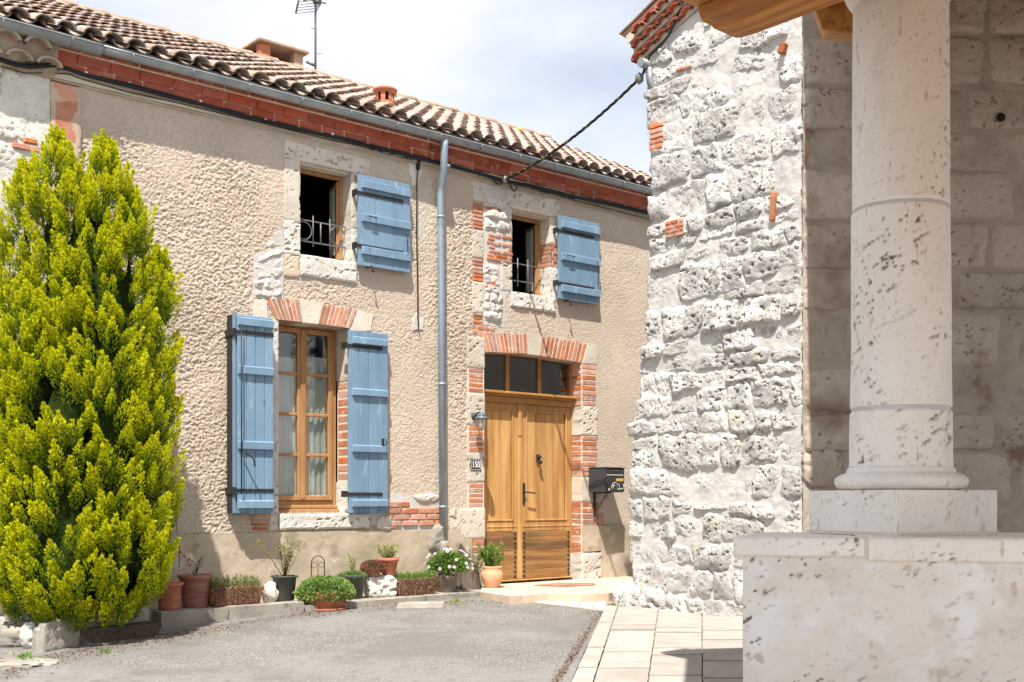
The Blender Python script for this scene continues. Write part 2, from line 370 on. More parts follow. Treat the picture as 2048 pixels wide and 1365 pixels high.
def thing(name, label, cat, loc=(0, 0, 0), rotz=0, group=None):
    o = bpy.data.objects.new(name, None); COL.objects.link(o); o.empty_display_size = .1
    o.location = loc; o.rotation_euler = (0, 0, rotz); o['label'] = label; o['category'] = cat
    if group: o['group'] = group
    return o
def tag(o, label, cat, group=None):
    o['label'] = label; o['category'] = cat
    if group: o['group'] = group
    return o
def struct(o): o['kind'] = 'structure'; return o
def fthing(name, label, cat, fr=None, group=None):
    fr = fr or FA
    return thing(name, label, cat, (fr.o[0], fr.o[1], 0), fr.rot, group)
def localthing(name, label, cat, u, out_, z, fr=None, group=None):
    fr = fr or FA
    return thing(name, label, cat, fr.w(u, out_, z), fr.rot, group)
# unit bricks shared
BR = []
for k in range(6):
    rr = random.Random(50+k); mb = MB(); mb.box(-.5, .5, -.5, .5, -.5, .5, bev=.09)
    mb.v = [(x+(rr.random()-.5)*.03, y, z+(rr.random()-.5)*.11) for x, y, z in mb.v]
    me = bpy.data.meshes.new('brick'); me.from_pydata(mb.v, [], mb.f); me.materials.append(M['brick']); BR.append(me)
def shared(name, me, parent, loc, scale, rot=(0, 0, 0), matn=None):
    o = bpy.data.objects.new(name, me); COL.objects.link(o)
    o.location = loc; attach(o, parent); o.scale = scale; o.rotation_euler = rot
    if matn:
        o.material_slots[0].link = 'OBJECT'; o.material_slots[0].material = M[matn]
    return o
def brick(parent, u0, u1, z0, z1, out_=.012, dep=.09, tilt=0.0, matn=None):
    dw = (R.random()-.5)*.006
    return shared('brick', R.choice(BR), parent, ((u0+u1)/2, -(out_+dw)+dep/2, (z0+z1)/2), (u1-u0, dep, z1-z0), (0, tilt+(R.random()-.5)*.012, 0), matn)
def brick_stack(parent, u0, u1, z0, z1, n, out_=.012, dep=.09, split=None, joint=.014, matn=None, ragged=0.0, keep=1.0):
    h = (z1-z0)/n
    for i in range(n):
        cuts = [u0-ragged*R.random(), u1+ragged*R.random()]
        if split:
            w = split; x = u0+(w*.5 if i % 2 else w)
            while x < u1-.04: cuts.insert(-1, x); x += w
        for a, b in zip(cuts[:-1], cuts[1:]):
            if R.random() > keep: continue
            brick(parent, a+joint/2, b-joint/2, z0+i*h+joint/2, z0+(i+1)*h-joint/2, out_, dep, 0, matn)
def rough_stone(quad, out_, bulge=.03, amp=.02, res=.014, seed=0, rnd=.16, back=.06, pit=.02, pits=26., power=6, side=True, edge=.012, pth=.64):
    """one rough stone face: quad = 4 (x,z) corners ccw from lower left, returns V,F in wall frame"""
    q = np.array(quad, float)
    w = max(np.linalg.norm(q[1]-q[0]), np.linalg.norm(q[2]-q[3])); h = max(np.linalg.norm(q[3]-q[0]), np.linalg.norm(q[2]-q[1]))
    nx, nz = max(4, int(w/res)), max(4, int(h/res))
    s = np.linspace(-1, 1, nx+1); t = np.linspace(-1, 1, nz+1); Sg, Tg = np.meshgrid(s, t)
    # squircle the outline
    k = rnd
    s2 = Sg*np.sqrt(1-k*Tg**2/1.0*.5*Tg**2); t2 = Tg*np.sqrt(1-k*Sg**2*.5*Sg**2)
    a = (s2+1)/2; b = (t2+1)/2
    P = (q[0][None, None]*((1-a)*(1-b))[..., None]+q[1]*(a*(1-b))[..., None]+q[2]*(a*b)[..., None]+q[3]*((1-a)*b)[..., None])
    x, z = P[..., 0], P[..., 1]
    ed = np.maximum(abs(Sg), abs(Tg))
    x = x+(fbm(x*9, z*9, 3.1, 3, seed)-.5)*edge*4*ed; z = z+(fbm(x*9+7, z*9, 8.1, 3, seed+5)-.5)*edge*4*ed
    e = (1-abs(Sg)**power)*(1-abs(Tg)**power)
    rg_ = np.random.default_rng(seed); tl = rg_.normal(0, .22, 2)*bulge
    hgt = bulge*e + (Sg*tl[0]+Tg*tl[1])*e + amp*(fbm(x*5, z*5, seed*.37, 5, seed, .6)-.5)*2*(.3+.7*e)
    pn = vn(x*pits, z*pits*1.5, seed*.7, seed+3)*.65+vn(x*pits*2.3, z*pits*2.9, seed*.7, seed+9)*.35
    pm = sst(pth, pth+.15, pn); hgt -= pit*pm; rough_stone.pm = pm.ravel()
    hgt -= (1-e)**3*.0 
    y = -(out_+hgt)
    V = np.stack([x, y, z], -1).reshape(-1, 3)
    n1_, n2_ = nx+1, nz+1
    idx = np.arange(n1_*n2_).reshape(n2_, n1_)
    Fq = np.stack([idx[:-1, :-1], idx[:-1, 1:], idx[1:, 1:], idx[1:, :-1]], -1).reshape(-1, 4)
    ring = np.concatenate([idx[0, :], idx[1:, -1], idx[-1, -2::-1], idx[-2:0:-1, 0]])
    Vb = V[ring].copy(); Vb[:, 1] = -out_+back
    o = len(V); m = len(ring); j = np.arange(m); jn = (j+1) % m
    Fs = np.stack([ring[j], o+j, o+jn, ring[jn]], -1)
    rough_stone.pm = np.concatenate([rough_stone.pm, np.zeros(m)])
    return np.vstack([V, Vb]), np.vstack([Fq, Fs])
def stone(parent, quad, out_, matn, name='stone', **kw):
    V, Fq = rough_stone(quad, out_, **kw)
    return npmesh(name, V, Fq, matn, parent, attr=rough_stone.pm)
def rectq(u0, u1, z0, z1, j=0.0):
    return [(u0+(R.random()-.5)*j, z0+(R.random()-.5)*j), (u1+(R.random()-.5)*j, z0+(R.random()-.5)*j), (u1+(R.random()-.5)*j, z1+(R.random()-.5)*j), (u0+(R.random()-.5)*j, z1+(R.random()-.5)*j)]
def slabstone(parent, u0, u1, z0, z1, out_=.012, matn='lime', name='dressed_stone', bulge=.004, amp=.004, dep=.3, pit=.012, res=.02, seed=None, rnd=.01, power=24, edge=.004, label=None):
    V, Fq = rough_stone([(u0, z0), (u1, z0), (u1, z1), (u0, z1)], out_, bulge, amp, res, seed or R.randrange(999), rnd, dep+out_, pit, 20., power, edge=edge)
    return npmesh(name, V, Fq, matn, parent, smooth=False, label=label, attr=rough_stone.pm)
def pxpoly(pts, out_=0): return [FA.hit(x, y, out_) for x, y in pts]
def patch(parent, pts, out_, dep, matn, name, jag=.02, step=.04, seed=1, px=True):
    """irregular slab from photo-measured corners on the facade"""
    p = pxpoly(pts, out_) if px else pts
    q = []
    for i in range(len(p)):
        a, b = p[i], p[(i+1) % len(p)]; L_ = math.hypot(b[0]-a[0], b[1]-a[1]); n = max(1, int(L_/step))
        for k in range(n):
            t = k/n; q.append((a[0]+(b[0]-a[0])*t+(R.random()-.5)*jag, a[1]+(b[1]-a[1])*t+(R.random()-.5)*jag))
    mb = MB(); mb.prism(q, -out_, dep); return mb.build(name, matn, parent)
def sheet(x0, x1, z0, z1, res, f, holes=(), ):
    nx, nz = int((x1-x0)/res), int((z1-z0)/res)
    X, Z = np.meshgrid(np.linspace(x0, x1, nx+1), np.linspace(z0, z1, nz+1))
    Y = f(X, Z)
    V = np.stack([X, Y, Z], -1).reshape(-1, 3); idx = np.arange((nx+1)*(nz+1)).reshape(nz+1, nx+1)
    Fq = np.stack([idx[:-1, :-1], idx[:-1, 1:], idx[1:, 1:], idx[1:, :-1]], -1).reshape(-1, 4)
    cxm = V[Fq].mean(1); keep = np.ones(len(Fq), bool)
    for (a, b, c, d) in holes: keep &= ~((cxm[:, 0] > a) & (cxm[:, 0] < b) & (cxm[:, 2] > c) & (cxm[:, 2] < d))
    Fq = Fq[keep]; used = np.unique(Fq); re = -np.ones(len(V), int); re[used] = np.arange(len(used))
    sheet.used = used
    return V[used], re[Fq]
# ------------------------------------------------------------------ the house with blue shutters
H = fthing('village_house', 'rendered house with blue shutters, brick trimmed oak door and red tiled roof', 'house')
ZC = 5.115                                                # underside of the brick cornice
UW0, UW1 = FU(158), FU(1345)
# openings at the wall face: u0,u1,z0,z1
W1 = (FA.hit(532, 0, -.27)[0], FU(698), FZ(698, 1021), FZ(698, 655))
W2 = (FU(599), FU(701), FZ(599, 508), FZ(599, 322))
W3 = (FU(1023), FU(1098), FZ(1023, 583), FZ(1023, 417))
DR = (FU(968), FU(1161), -.01, FZ(1161, 724))
DR_TOP = FZ(1065, 692)
holes = []
for (a, b, c, d) in (W1, W2, W3): holes.append((a-.02, b+.02, c-.02, d+.02))
holes.append((DR[0]-.02, DR[1]+.02, -1, DR_TOP))
def stucco_f(X, Z):
    wx = X+.02*(vn(X*7, Z*7, 1, 3)-.5); wz = Z+.02*(vn(X*7, Z*7, 5, 4)-.5)
    n = sst(.30, .62, fbm(wx*46, wz*64, 0, 3, 11, .6))
    b = 1-abs(2*fbm(wx*22, wz*30, 4, 2, 31)-1)*2
    sm = sst(.35, .65, fbm(X*.9, Z*.9, 2, 3, 77))*.6+.4
    low = .35+.65*sst(FU(1010), FU(930), X)             # the render is smoother towards the right
    n2 = sst(.35, .70, fbm(wx*70, wz*82, 7, 2, 51)); vv = sst(.35, .6, fbm(X*2.3, Z*2.3, 3, 3, 52)); n = n*(.45+.4*vv)+n2*(.55-.4*vv)
    stucco_f.n = 1-n
    h = (n-.5)*.0135+np.clip(b, -1, 1)*.0035
    h = h*sm*low + (fbm(X*1.2, Z*1.2, 9, 3, 5)-.5)*.03
    return -h
V, Fq = sheet(UW0, UW1, .66, 5.1, .0092, stucco_f, holes)
npmesh('stucco_wall', V, Fq, 'stucco', H, attr=stucco_f.n.ravel()[sheet.used]*.8)
def base_f(X, Z):
    return -(.022+(fbm(X*2, Z*2, 0, 4, 8)-.5)*.02+(fbm(X*14, Z*14, 0, 3, 9)-.5)*.007)
V, Fq = sheet(FU(60), UW1, -.35, .70+.0, .02, base_f, [(DR[0]-.2, DR[1]+.02, -1, 1), (FU(1145), FU(1200), -1, .36)])
npmesh('base_plaster', V, Fq, 'plaster', H)
# cream fillet under the cornice
def cream_f(X, Z): return -(.035+(fbm(X*3, Z*5, 0, 3, 2)-.5)*.03)
V, Fq = sheet(FU(-430), UW1, ZC-.085, ZC+.03, .02, cream_f); npmesh('cream_band', V, Fq, 'cream', H)
mb = MB(); mb.box(FU(-430), UW1, -.02, .02, ZC-.10, ZC-.084); mb.build('cream_band_lip', 'cream', H)
# solid behind the cornice and up to the roof
mb = MB(); mb.box(FU(-430), UW1+.5, -.05, .35, ZC+.0, ZC+.36); mb.build('wall_head', 'mortar', H)
# brick cornice, three courses
cove = []
for k in range(4):
    rr = random.Random(k); mb = MB(); pr = [(-.02, 0), (.060, 0), (.064, .018), (.077, .045), (.10, .066), (.127, .080), (.132, .086), (-.02, .086)]
    vs = [(-.5+(0.004 if 1 else 0), -o-.004*rr.random(), z) for o, z in pr]+[(.496, -o-.004*rr.random(), z) for o, z in pr]; n = len(pr)
    fs = [(i, (i+1) % n, n+(i+1) % n, n+i) for i in range(n)]+[tuple(reversed(range(n))), tuple(range(n, 2*n))]
    mb.add(vs, fs); me = bpy.data.meshes.new('cove_brick'); me.from_pydata(mb.v, [], mb.f); me.materials.append(M['corbel']); cove.append(me)
uc0, uc1 = FU(106), UW1
u = uc0
while u < uc1:
    l = .27+R.random()*.05; brick(H, u+.004, u+l-.004, ZC+.0, ZC+.074, .064+R.random()*.008, .12, 0, 'corbel'); u += l
u = uc0-.1
while u < uc1:
    l = .29+R.random()*.05; shared('cove_brick', R.choice(cove), H, (u+l/2, 0, ZC+.080), (l-.006, 1, 1)); u += l
u = uc0-.05
while u < uc1:
    l = .26+R.random()*.06; brick(H, u+.004, u+l-.004, ZC+.170, ZC+.236, .152+R.random()*.012, .25, 0, 'corbel'); u += l
mb = MB()
mb.box(uc0, uc1, -.052, .1, ZC+.002, ZC+.082); mb.box(uc0, uc1, -.135, .1, ZC+.158, ZC+.232)
mb.build('cornice_mortar', 'mortar', H)

# ---- roof
EZ, SL, RB = 5.405, .48, 3.38
th = math.atan(SL); ev = .205                             # eave overhang
def roofpt(u, s, n=0): # s metres up the slope from the eave edge
    return (u, -ev+s*math.cos(th)-n*math.sin(th), EZ+s*math.sin(th)+n*math.cos(th))
LS = (RB+ev)/math.cos(th)
def tile_mesh(r0, r1, ln, up, n=7, t=.016, name='roof_tile', matn='tile'):
    vs = []; fs = []
    for (r, y, z0) in ((r0, 0, .012), (r1, ln, -.004)):
        for rr in (r, r-t):
            for k in range(n+1):
                a = math.pi*(.03+.94*k/n); vs.append((rr*math.cos(a)*1.0, y, z0*up+(rr*math.sin(a))*up*.78))
    q = n+1
    for k in range(n):
        fs += [(k, k+1, 2*q+k+1, 2*q+k), (q+k+1, q+k, 3*q+k, 3*q+k+1), (k+1, k, q+k, q+k+1)]
    me = bpy.data.meshes.new(name); me.from_pydata(vs, [], fs); me.materials.append(M[matn]); return me, vs, fs
TS = [tile_mesh(.093+.004*k, .076, .43, 1)[0] for k in range(3)]
_, tv, tf = tile_mesh(.093, .076, .43, 1)
SPT = .222; ROW = .305
u0r, u1r = FU(-430), UW1+.3
cols = int((u1r-u0r)/SPT); rows = int(LS/ROW)+1
spots = []
for c in range(cols):
    cj = (R.random()-.5)*.02
    for r in range(rows):
        u = u0r+c*SPT+cj+(R.random()-.5)*.012; s = r*ROW+(R.random()-.5)*.025-.02
        if s+.40 > LS+.05: continue
        p = roofpt(u, s, .035+(R.random())*.006); wp = FA.w(p[0], -p[1], p[2]); d = (wp-Vector((0, 0, EYE))).length
        px = CX+F*wp.x/max(wp.y, .1)
        spots.append((0 if -40 < px < 1320 else 1, d, p, (R.random()-.5)*.05, (R.random()-.5)*.03))
spots.sort(key=lambda q: (q[0], q[1]))
for (_, d, p, rz, ry) in spots[:296]:
    o = shared('roof_tile', R.choice(TS), H, p, (1, 1, 1), (th-.03, ry, rz))
tva = np.array(tv); tfa = np.array(tf); VV = []; FF = []; off = 0
for (_, d, p, rz, ry) in spots[296:]:
    mtx = np.array(Matrix.Translation(p) @ Matrix.Rotation(rz, 4, 'Z') @ Matrix.Rotation(ry, 4, 'Y') @ Matrix.Rotation(th-.03, 4, 'X'))
    VV.append(tva @ mtx[:3, :3].T+mtx[:3, 3]); FF.append(tfa+off); off += len(tva)
npmesh('roof_tiles', np.vstack(VV), np.vstack(FF), 'tile', H, smooth=False, kind='stuff')
_, cv, cf = tile_mesh(.088, .102, .43, -1); cva = np.array(cv); cfa = np.array(cf)[:, ::-1]; VV = []; FF = []; off = 0
for c in range(cols):
    for r in range(rows):
        p = roofpt(u0r+(c+.5)*SPT, r*ROW+.10, .07+(R.random()*.006)); mtx = np.array(Matrix.Translation(p) @ Matrix.Rotation(th-.02, 4, 'X'))
        VV.append(cva @ mtx[:3, :3].T+mtx[:3, 3]); FF.append(cfa+off); off += len(cva)
npmesh('channel_tiles', np.vstack(VV), np.vstack(FF), 'tile', H, smooth=False, kind='stuff')
mb = MB()
for n_ in (0,):
    a = [roofpt(u0r-.1, .05, -.03), roofpt(u1r, .05, -.03), roofpt(u1r, LS, -.03), roofpt(u0r-.1, LS, -.03)]
    b = [(x, y, z-.08) for x, y, z in a]; mb.add(a+b, [(0, 1, 2, 3), (7, 6, 5, 4), (0, 4, 5, 1), (1, 5, 6, 2), (2, 6, 7, 3), (3, 7, 4, 0)])
rz_ = EZ+LS*math.sin(th); yb = -ev+LS*math.cos(th)
mb.add([(u0r, yb, rz_-.02), (u1r, yb, rz_-.02), (u1r, yb+3.6, rz_-1.8), (u0r, yb+3.6, rz_-1.8)], [(0, 1, 2, 3)])
mb.add([(u1r, -.05, 0), (u1r, 7, 0), (u1r, 7, 5.2), (u1r, yb, rz_-.05), (u1r, -.05, 5.3)], [(0, 1, 2, 3, 4)])
mb.add([(u0r, 7, 0), (u1r, 7, 0), (u1r, 7, 5.5), (u0r, 7, 5.5)], [(0, 1, 2, 3)])
mb.build('roof_deck', 'tiledark', H)
# ridge tiles
rt, _, _ = tile_mesh(.125, .105, .47, 1, 8, .02, 'ridge_tile', 'ridge')
u = u0r
while u < u1r:
    shared('ridge_tile', rt, H, (u+.40, yb+.02, rz_+.045+R.random()*.012), (1, 1, .85), (0, (R.random()-.5)*.03, math.radians(90)+(R.random()-.5)*.04)); u += .40
mb = MB(); mb.box(u0r, u1r, yb-.10, yb+.12, rz_-.05, rz_+.06); mb.build('ridge_mortar', 'mortar', H)

# gutters
def gutter(ua, ub, outc, z0, z1, r, matn, name):
    mb = MB(); n = 10; vs = []; L_ = [ua+(ub-ua)*k/24 for k in range(25)]
    for i, u in enumerate(L_):
        z = z0+(z1-z0)*i/24+(R.random()-.5)*.003
        for rr in (r, r-.006):
            for k in range(n+1):
                a = math.pi+math.pi*k/n; vs.append((u, -(outc+rr*math.cos(a)), z+rr*math.sin(a)))
    q = 2*(n+1); fs = []
    for i in range(24):
        for k in range(n):
            fs.append((i*q+k, (i+1)*q+k, (i+1)*q+k+1, i*q+k+1)); fs.append((i*q+n+1+k+1, (i+1)*q+n+1+k+1, (i+1)*q+n+1+k, i*q+n+1+k))
    for i in (0, 24):
        for k in range(n): fs.append((i*q+k, i*q+k+1, i*q+n+2+k, i*q+n+1+k))
    mb.add(vs, fs, 0, True)
    mb.tube([(L_[i], -(outc+r), z0+(z1-z0)*i/24+.004) for i in range(25)], .010, 6)
    mb.tube([(L_[i], -(outc-r), z0+(z1-z0)*i/24+.004) for i in range(25)], .006, 6)
    g = mb.build(name, matn, H)
    u = ua+.35
    while u < ub:
        m2 = MB(); z = z0+(z1-z0)*(u-ua)/(ub-ua)
        m2.tube([(u, -(outc+(r+.004)*math.cos(math.pi+math.pi*k/10)), z+(r+.004)*math.sin(math.pi+math.pi*k/10)) for k in range(11)], .006, 5)
        m2.build('gutter_joint', matn, g); u += .62
    return g
ug = FA.hit(190, 90, .21)[0]
gutter(ug, UW1-.05, .215, 5.352, 5.345, .058, 'zinc', 'gutter')
gutter(FU(-420), ug+.05, .225, 5.375, 5.345, .075, 'zincold', 'gutter')
# downpipe
ua, uz = FA.hit(888, 300, .21)[0], 5.27
ub = FA.hit(881, 400, .075)[0]; uc = FA.hit(886, 1060, .075)[0]
pp = [(ua, -.215, 5.31), (ua, -.215, 5.24), (ua+.0, -.21, 5.08), (ua*.6+ub*.4, -.185, 4.96), (ub, -.10, 4.78), (ub, -.078, 4.70), (ub*.7+uc*.3, -.075, 3.6), (uc, -.075, .52)]
mb = MB(); mb.tube(pp, [.052, .046, .044, .044, .044, .044, .044, .044], 14); dp = mb.build('downpipe', 'pipe', H)
for z in (5.0, 4.42, 2.42, .95):
    t = min(1, max(0, (4.7-z)/4.2)); uu = ub+(uc-ub)*t; o = .075 if z < 4.9 else .19
    m2 = MB(); m2.tube([(uu, -o, z), (uu, -o, z+.03)], .049, 14); m2.build('pipe_collar', 'pipe', dp)
m2 = MB(); m2.tube([(uc, -.08, .56), (uc, -.08, .5), (uc, -.08, .0)], [.06, .064, .062], 14); m2.build('pipe_shoe', 'pot_grey' if 0 else 'conc', dp)
# chimney behind the ridge
co = -3.62
ca, cb = FA.hit(516, 80, co)[0], FA.hit(617, 100, co)[0]; cz = FZ(520, 74, co)
ch = MB(); ch.box(ca+.06, cb-.06, -co+.06, -co+.56, rz_-.6, cz-.36); ch = ch.build('chimney', 'corbel', H)
for (x0, x1) in ((ca+.05, ca+.22), (cb-.22, cb-.07)):
    for yy in (0.03, .45):
        m2 = MB(); m2.box(x0, x1, -co+yy, -co+yy+.12, cz-.40, cz-.055, bev=.01); m2.build('chimney_brick_post', 'ridge' if x0 > ca+.1 else 'terra', ch)
m2 = MB(); m2.box(ca, cb, -co-.03, -co+.64, cz-.055, cz-.012, bev=.012)
m2.lathe([(.001, .0), (.05, .0), (.05, .02), (.001, .02)], ((ca+cb)/2, -co+.3, cz-.012), 8)
cap = m2.build('chimney_cap', 'ridge', ch)
m2 = MB(); m2.box(ca+.2, cb-.1, -co+.5, -co+.53, cz-.38, cz-.06); m2.build('chimney_back', 'tiledark', ch)
m2 = MB(); m2.box(cb-.17, cb+.22, -co-.02, -co+.1, rz_+.02, rz_+.10, bev=.02); m2.build('flashing', 'zinc', ch)
# roof ventilator
vo = -.75; vu = FA.hit(770, 205, vo)[0]; vz = FZ(770, 217, vo); sc_ = .155
mb = MB(); mb.lathe([(.17, -.12), (.155, .0), (.15, .02), (.115, .05), (.115, .07)], (vu, -vo, vz), 20)
mb.lathe([(.115, .17), (.125, .18), (.15, .2), (.155, .225), (.10, .25), (.0, .255)], (vu, -vo, vz), 20)
for k in range(7):
    a = 2*math.pi*k/7+.3; mb.box(-.028, .028, -.008, .008, .05, .18, X=Matrix.Translation((vu+.108*math.cos(a), -vo+.108*math.sin(a), vz)) @ Matrix.Rotation(a+math.pi/2, 4, 'Z'))
mb.lathe([(.09, .05), (.09, .18)], (vu, -vo, vz), 12, 1)
mb.build('roof_ventilator', ['terra', 'dark'], H)

# ---- windows
def leafframe(mb, a, b, c, d, y0, y1, w, bev=.006):
    """rectangular frame with member width w, in x,z between y0,y1"""
    mb.box(a, a+w, y0, y1, c, d, bev=bev); mb.box(b-w, b, y0, y1, c, d, bev=bev)
    mb.box(a+w, b-w, y0+.001, y1-.001, c, c+w, bev=bev); mb.box(a+w, b-w, y0+.001, y1-.001, d-w, d, bev=bev)
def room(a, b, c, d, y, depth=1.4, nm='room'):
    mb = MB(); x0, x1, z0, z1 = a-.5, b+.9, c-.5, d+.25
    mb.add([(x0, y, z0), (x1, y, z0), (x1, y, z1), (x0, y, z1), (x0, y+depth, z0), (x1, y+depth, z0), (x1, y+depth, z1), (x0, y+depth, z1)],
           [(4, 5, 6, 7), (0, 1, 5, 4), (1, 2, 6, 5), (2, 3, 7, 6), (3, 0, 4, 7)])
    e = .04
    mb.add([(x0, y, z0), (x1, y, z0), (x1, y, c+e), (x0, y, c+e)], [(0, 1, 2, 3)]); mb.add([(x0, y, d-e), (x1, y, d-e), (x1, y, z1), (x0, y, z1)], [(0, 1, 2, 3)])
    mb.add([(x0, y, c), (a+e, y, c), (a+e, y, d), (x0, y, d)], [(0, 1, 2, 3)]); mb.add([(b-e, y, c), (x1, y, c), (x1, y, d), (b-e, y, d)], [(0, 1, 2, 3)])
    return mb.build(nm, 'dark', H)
# tall ground floor window, four rows of panes in two sashes
a, b, c, d = W1; yo = .27
mb = MB(); leafframe(mb, a-.03, b+.0, c+.05, d+.03, yo, yo+.07, .055)
win = mb.build('window', 'oak', H)
mb = MB(); mb.box(a-.03, b+.0, yo-.035, yo+.02, c+.015, c+.06, bev=.008); mb.box(a-.03, b-.002, yo-.075, yo+.05, c-.035, c+.013, bev=.006); mb.build('sill_board', 'oak', win)
mid = (a+b)/2-.005; zt, zb = d-.03, c+.11
for (x0, x1) in ((a+.028, mid), (mid+.002, b-.056)):
    mb = MB(); w = .058
    leafframe(mb, x0, x1, zb, zt, yo-.022, yo+.03, w, .008)
    for k in range(1, 4):
        z = zb+w+(zt-zb-2*w)*k/4; mb.box(x0+w, x1-w, yo-.016, yo+.024, z-.017, z+.017, bev=.006)
    sash = mb.build('sash', 'oak', win)
    for k in range(4):
        z0 = zb+w+(zt-zb-2*w)*k/4; z1 = zb+w+(zt-zb-2*w)*(k+1)/4
        m2 = MB(); m2.box(x0+w-.004, x1-w+.004, yo+.004, yo+.008, z0+.01, z1-.01)
        o = m2.build('pane', 'glass', win)
mb = MB(); mb.box(mid-.03, mid+.03, yo-.04, yo-.02, zb+.02, zt-.02, bev=.008); mb.build('meeting_rail', 'oak', win)
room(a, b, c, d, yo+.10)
# net curtains, gathered
for (x0, x1, zt_) in ((a+.03, mid-.02, d-.36), (mid-.01, b-.02, d-.33)):
    nx, nz = 60, 26; Xs, Zs = np.meshgrid(np.linspace(0, 1, nx+1), np.linspace(0, 1, nz+1))
    lowz = c+.14+.02*np.sin(Xs*9)
    XX = x0+(x1-x0)*(Xs+.02*np.sin(Zs*5)); ZZ = lowz+(zt_-lowz)*Zs
    YY = yo+.052+.010*np.sin(Xs*38+2*np.sin(Zs*2.3))+.008*np.sin(Xs*13+Zs*3)
    idx = np.arange((nx+1)*(nz+1)).reshape(nz+1, nx+1); Fq = np.stack([idx[:-1, :-1], idx[:-1, 1:], idx[1:, 1:], idx[1:, :-1]], -1).reshape(-1, 4)
    npmesh('net_curtain', np.stack([XX, YY, ZZ], -1).reshape(-1, 3), Fq, 'curtain', win)
# small upper windows: open casement, dark room, iron guard rail
def small_window(Wn, recess, kind):
    a, b, c, d = Wn; y = recess
    mb = MB(); leafframe(mb, a-.03, b, c, d-.03, y, y+.06, .038, .006)
    w = mb.build('window', 'oak', H)
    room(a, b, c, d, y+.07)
    # open sash swung inwards at the right
    X = Matrix.Translation((b-.045, y+.03, 0)) @ Matrix.Rotation(math.radians(-108), 4, 'Z')
    mb = MB(); w_ = (b-a)*.52
    for (p0, p1, q0, q1) in ((-w_, -w_+.045, c+.05, d-.08), (-.045, 0, c+.05, d-.08), (-w_+.045, -.045, c+.05, c+.10), (-w_+.045, -.045, d-.13, d-.08), (-w_+.045, -.045, (c+d)/2-.02, (c+d)/2+.01)):
        mb.box(p0, p1, -.02, .02, q0, q1, bev=.005, X=X)
    s_ = mb.build('open_sash', 'oak', w)
    m2 = MB(); m2.box(-w_+.04, -.04, -.002, .002, c+.1, d-.13, X=X); m2.build('pane', 'glass', w)
    m2 = MB(); m2.box(-w_+.055, -.06, -.03, -.026, c+.11, d-.14, X=X); m2.build('sash_curtain', 'curtain', w)
    # guard rail
    m2 = MB(); z1, z0 = c+(d-c)*.37, c+(d-c)*.16; yy = y-.06
    if kind == 0:
        z1, z0 = c+(d-c)*.40, c+(d-c)*.17
    for z in (z0, z1): m2.box(a-.01, b+.02, yy-.006, yy+.006, z-.007, z+.007)
    if kind == 0:
        for t in (.34, .67): m2.tube([(a+(b-a)*t, yy-.012, z0-.05), (a+(b-a)*t, yy-.012, z1+.06)], .007, 6)
        for t, sg in ((.17, 1), (.83, -1)):
            r = (z1-z0)*.42; zc = (z0+z1)/2; xc = a+(b-a)*t
            m2.tube([(xc+sg*-r*math.cos(math.radians(q)), yy, zc+r*math.sin(math.radians(q))) for q in range(20, 345, 15)], .006, 6)
        m2.tube([(a+(b-a)*.5, yy, z0), (a+(b-a)*.5, yy, z1)], .009, 6)
    else:
        for t in (.28, .55): m2.tube([(a+(b-a)*t, yy-.012, z0-.07), (a+(b-a)*t, yy-.012, z1+.07)], .008, 6)
    m2.build('guard_rail', 'steel', w)
    return w
small_window(W2, .16, 0); small_window(W3, .16, 1)

# ---- stone surrounds
def bx(xl, xr, yt, yb): return FU(xl), FU(xr), FZ(xl, yb), FZ(xl, yt)
def slab(xl, xr, yt, yb, **k):
    u0, u1, z0, z1 = bx(xl, xr, yt, yb); return slabstone(H, u0, u1, z0, z1, **k)
# upper left window
a, b, c, d = W2
slabstone(H, FU(567), FU(738), d, FZ(567, 281), out_=.016, dep=.28)
slabstone(H, FU(567), a, c+.35, d-.004, out_=.014, dep=.28); slabstone(H, FU(567), a, c-.02, c+.346, out_=.016, dep=.28, matn='rubble')
slabstone(H, b, FU(716), c+.38, d-.004, out_=.012, dep=.28, matn='lime'); slabstone(H, b, FU(716), c-.03, c+.376, out_=.014, dep=.28, matn='rubble')
slabstone(H, a+.002, FU(712), c-.235, c-.004, out_=.022, dep=.28, matn='rubble', bulge=.01, amp=.012); slabstone(H, FU(567), a-.004, c-.26, c-.024, out_=.014, matn='step')
mb = MB(); mb.box(a-.01, b+.01, -.028, .02, d-.005, d+.035, bev=.008); mb.box(a, b, .02, .16, d-.03, d+.01, bev=.003); mb.build('lintel_moulding', 'lime', H)
brick(H, FU(706), FU(716), FZ(706, 362), FZ(706, 350), .02)
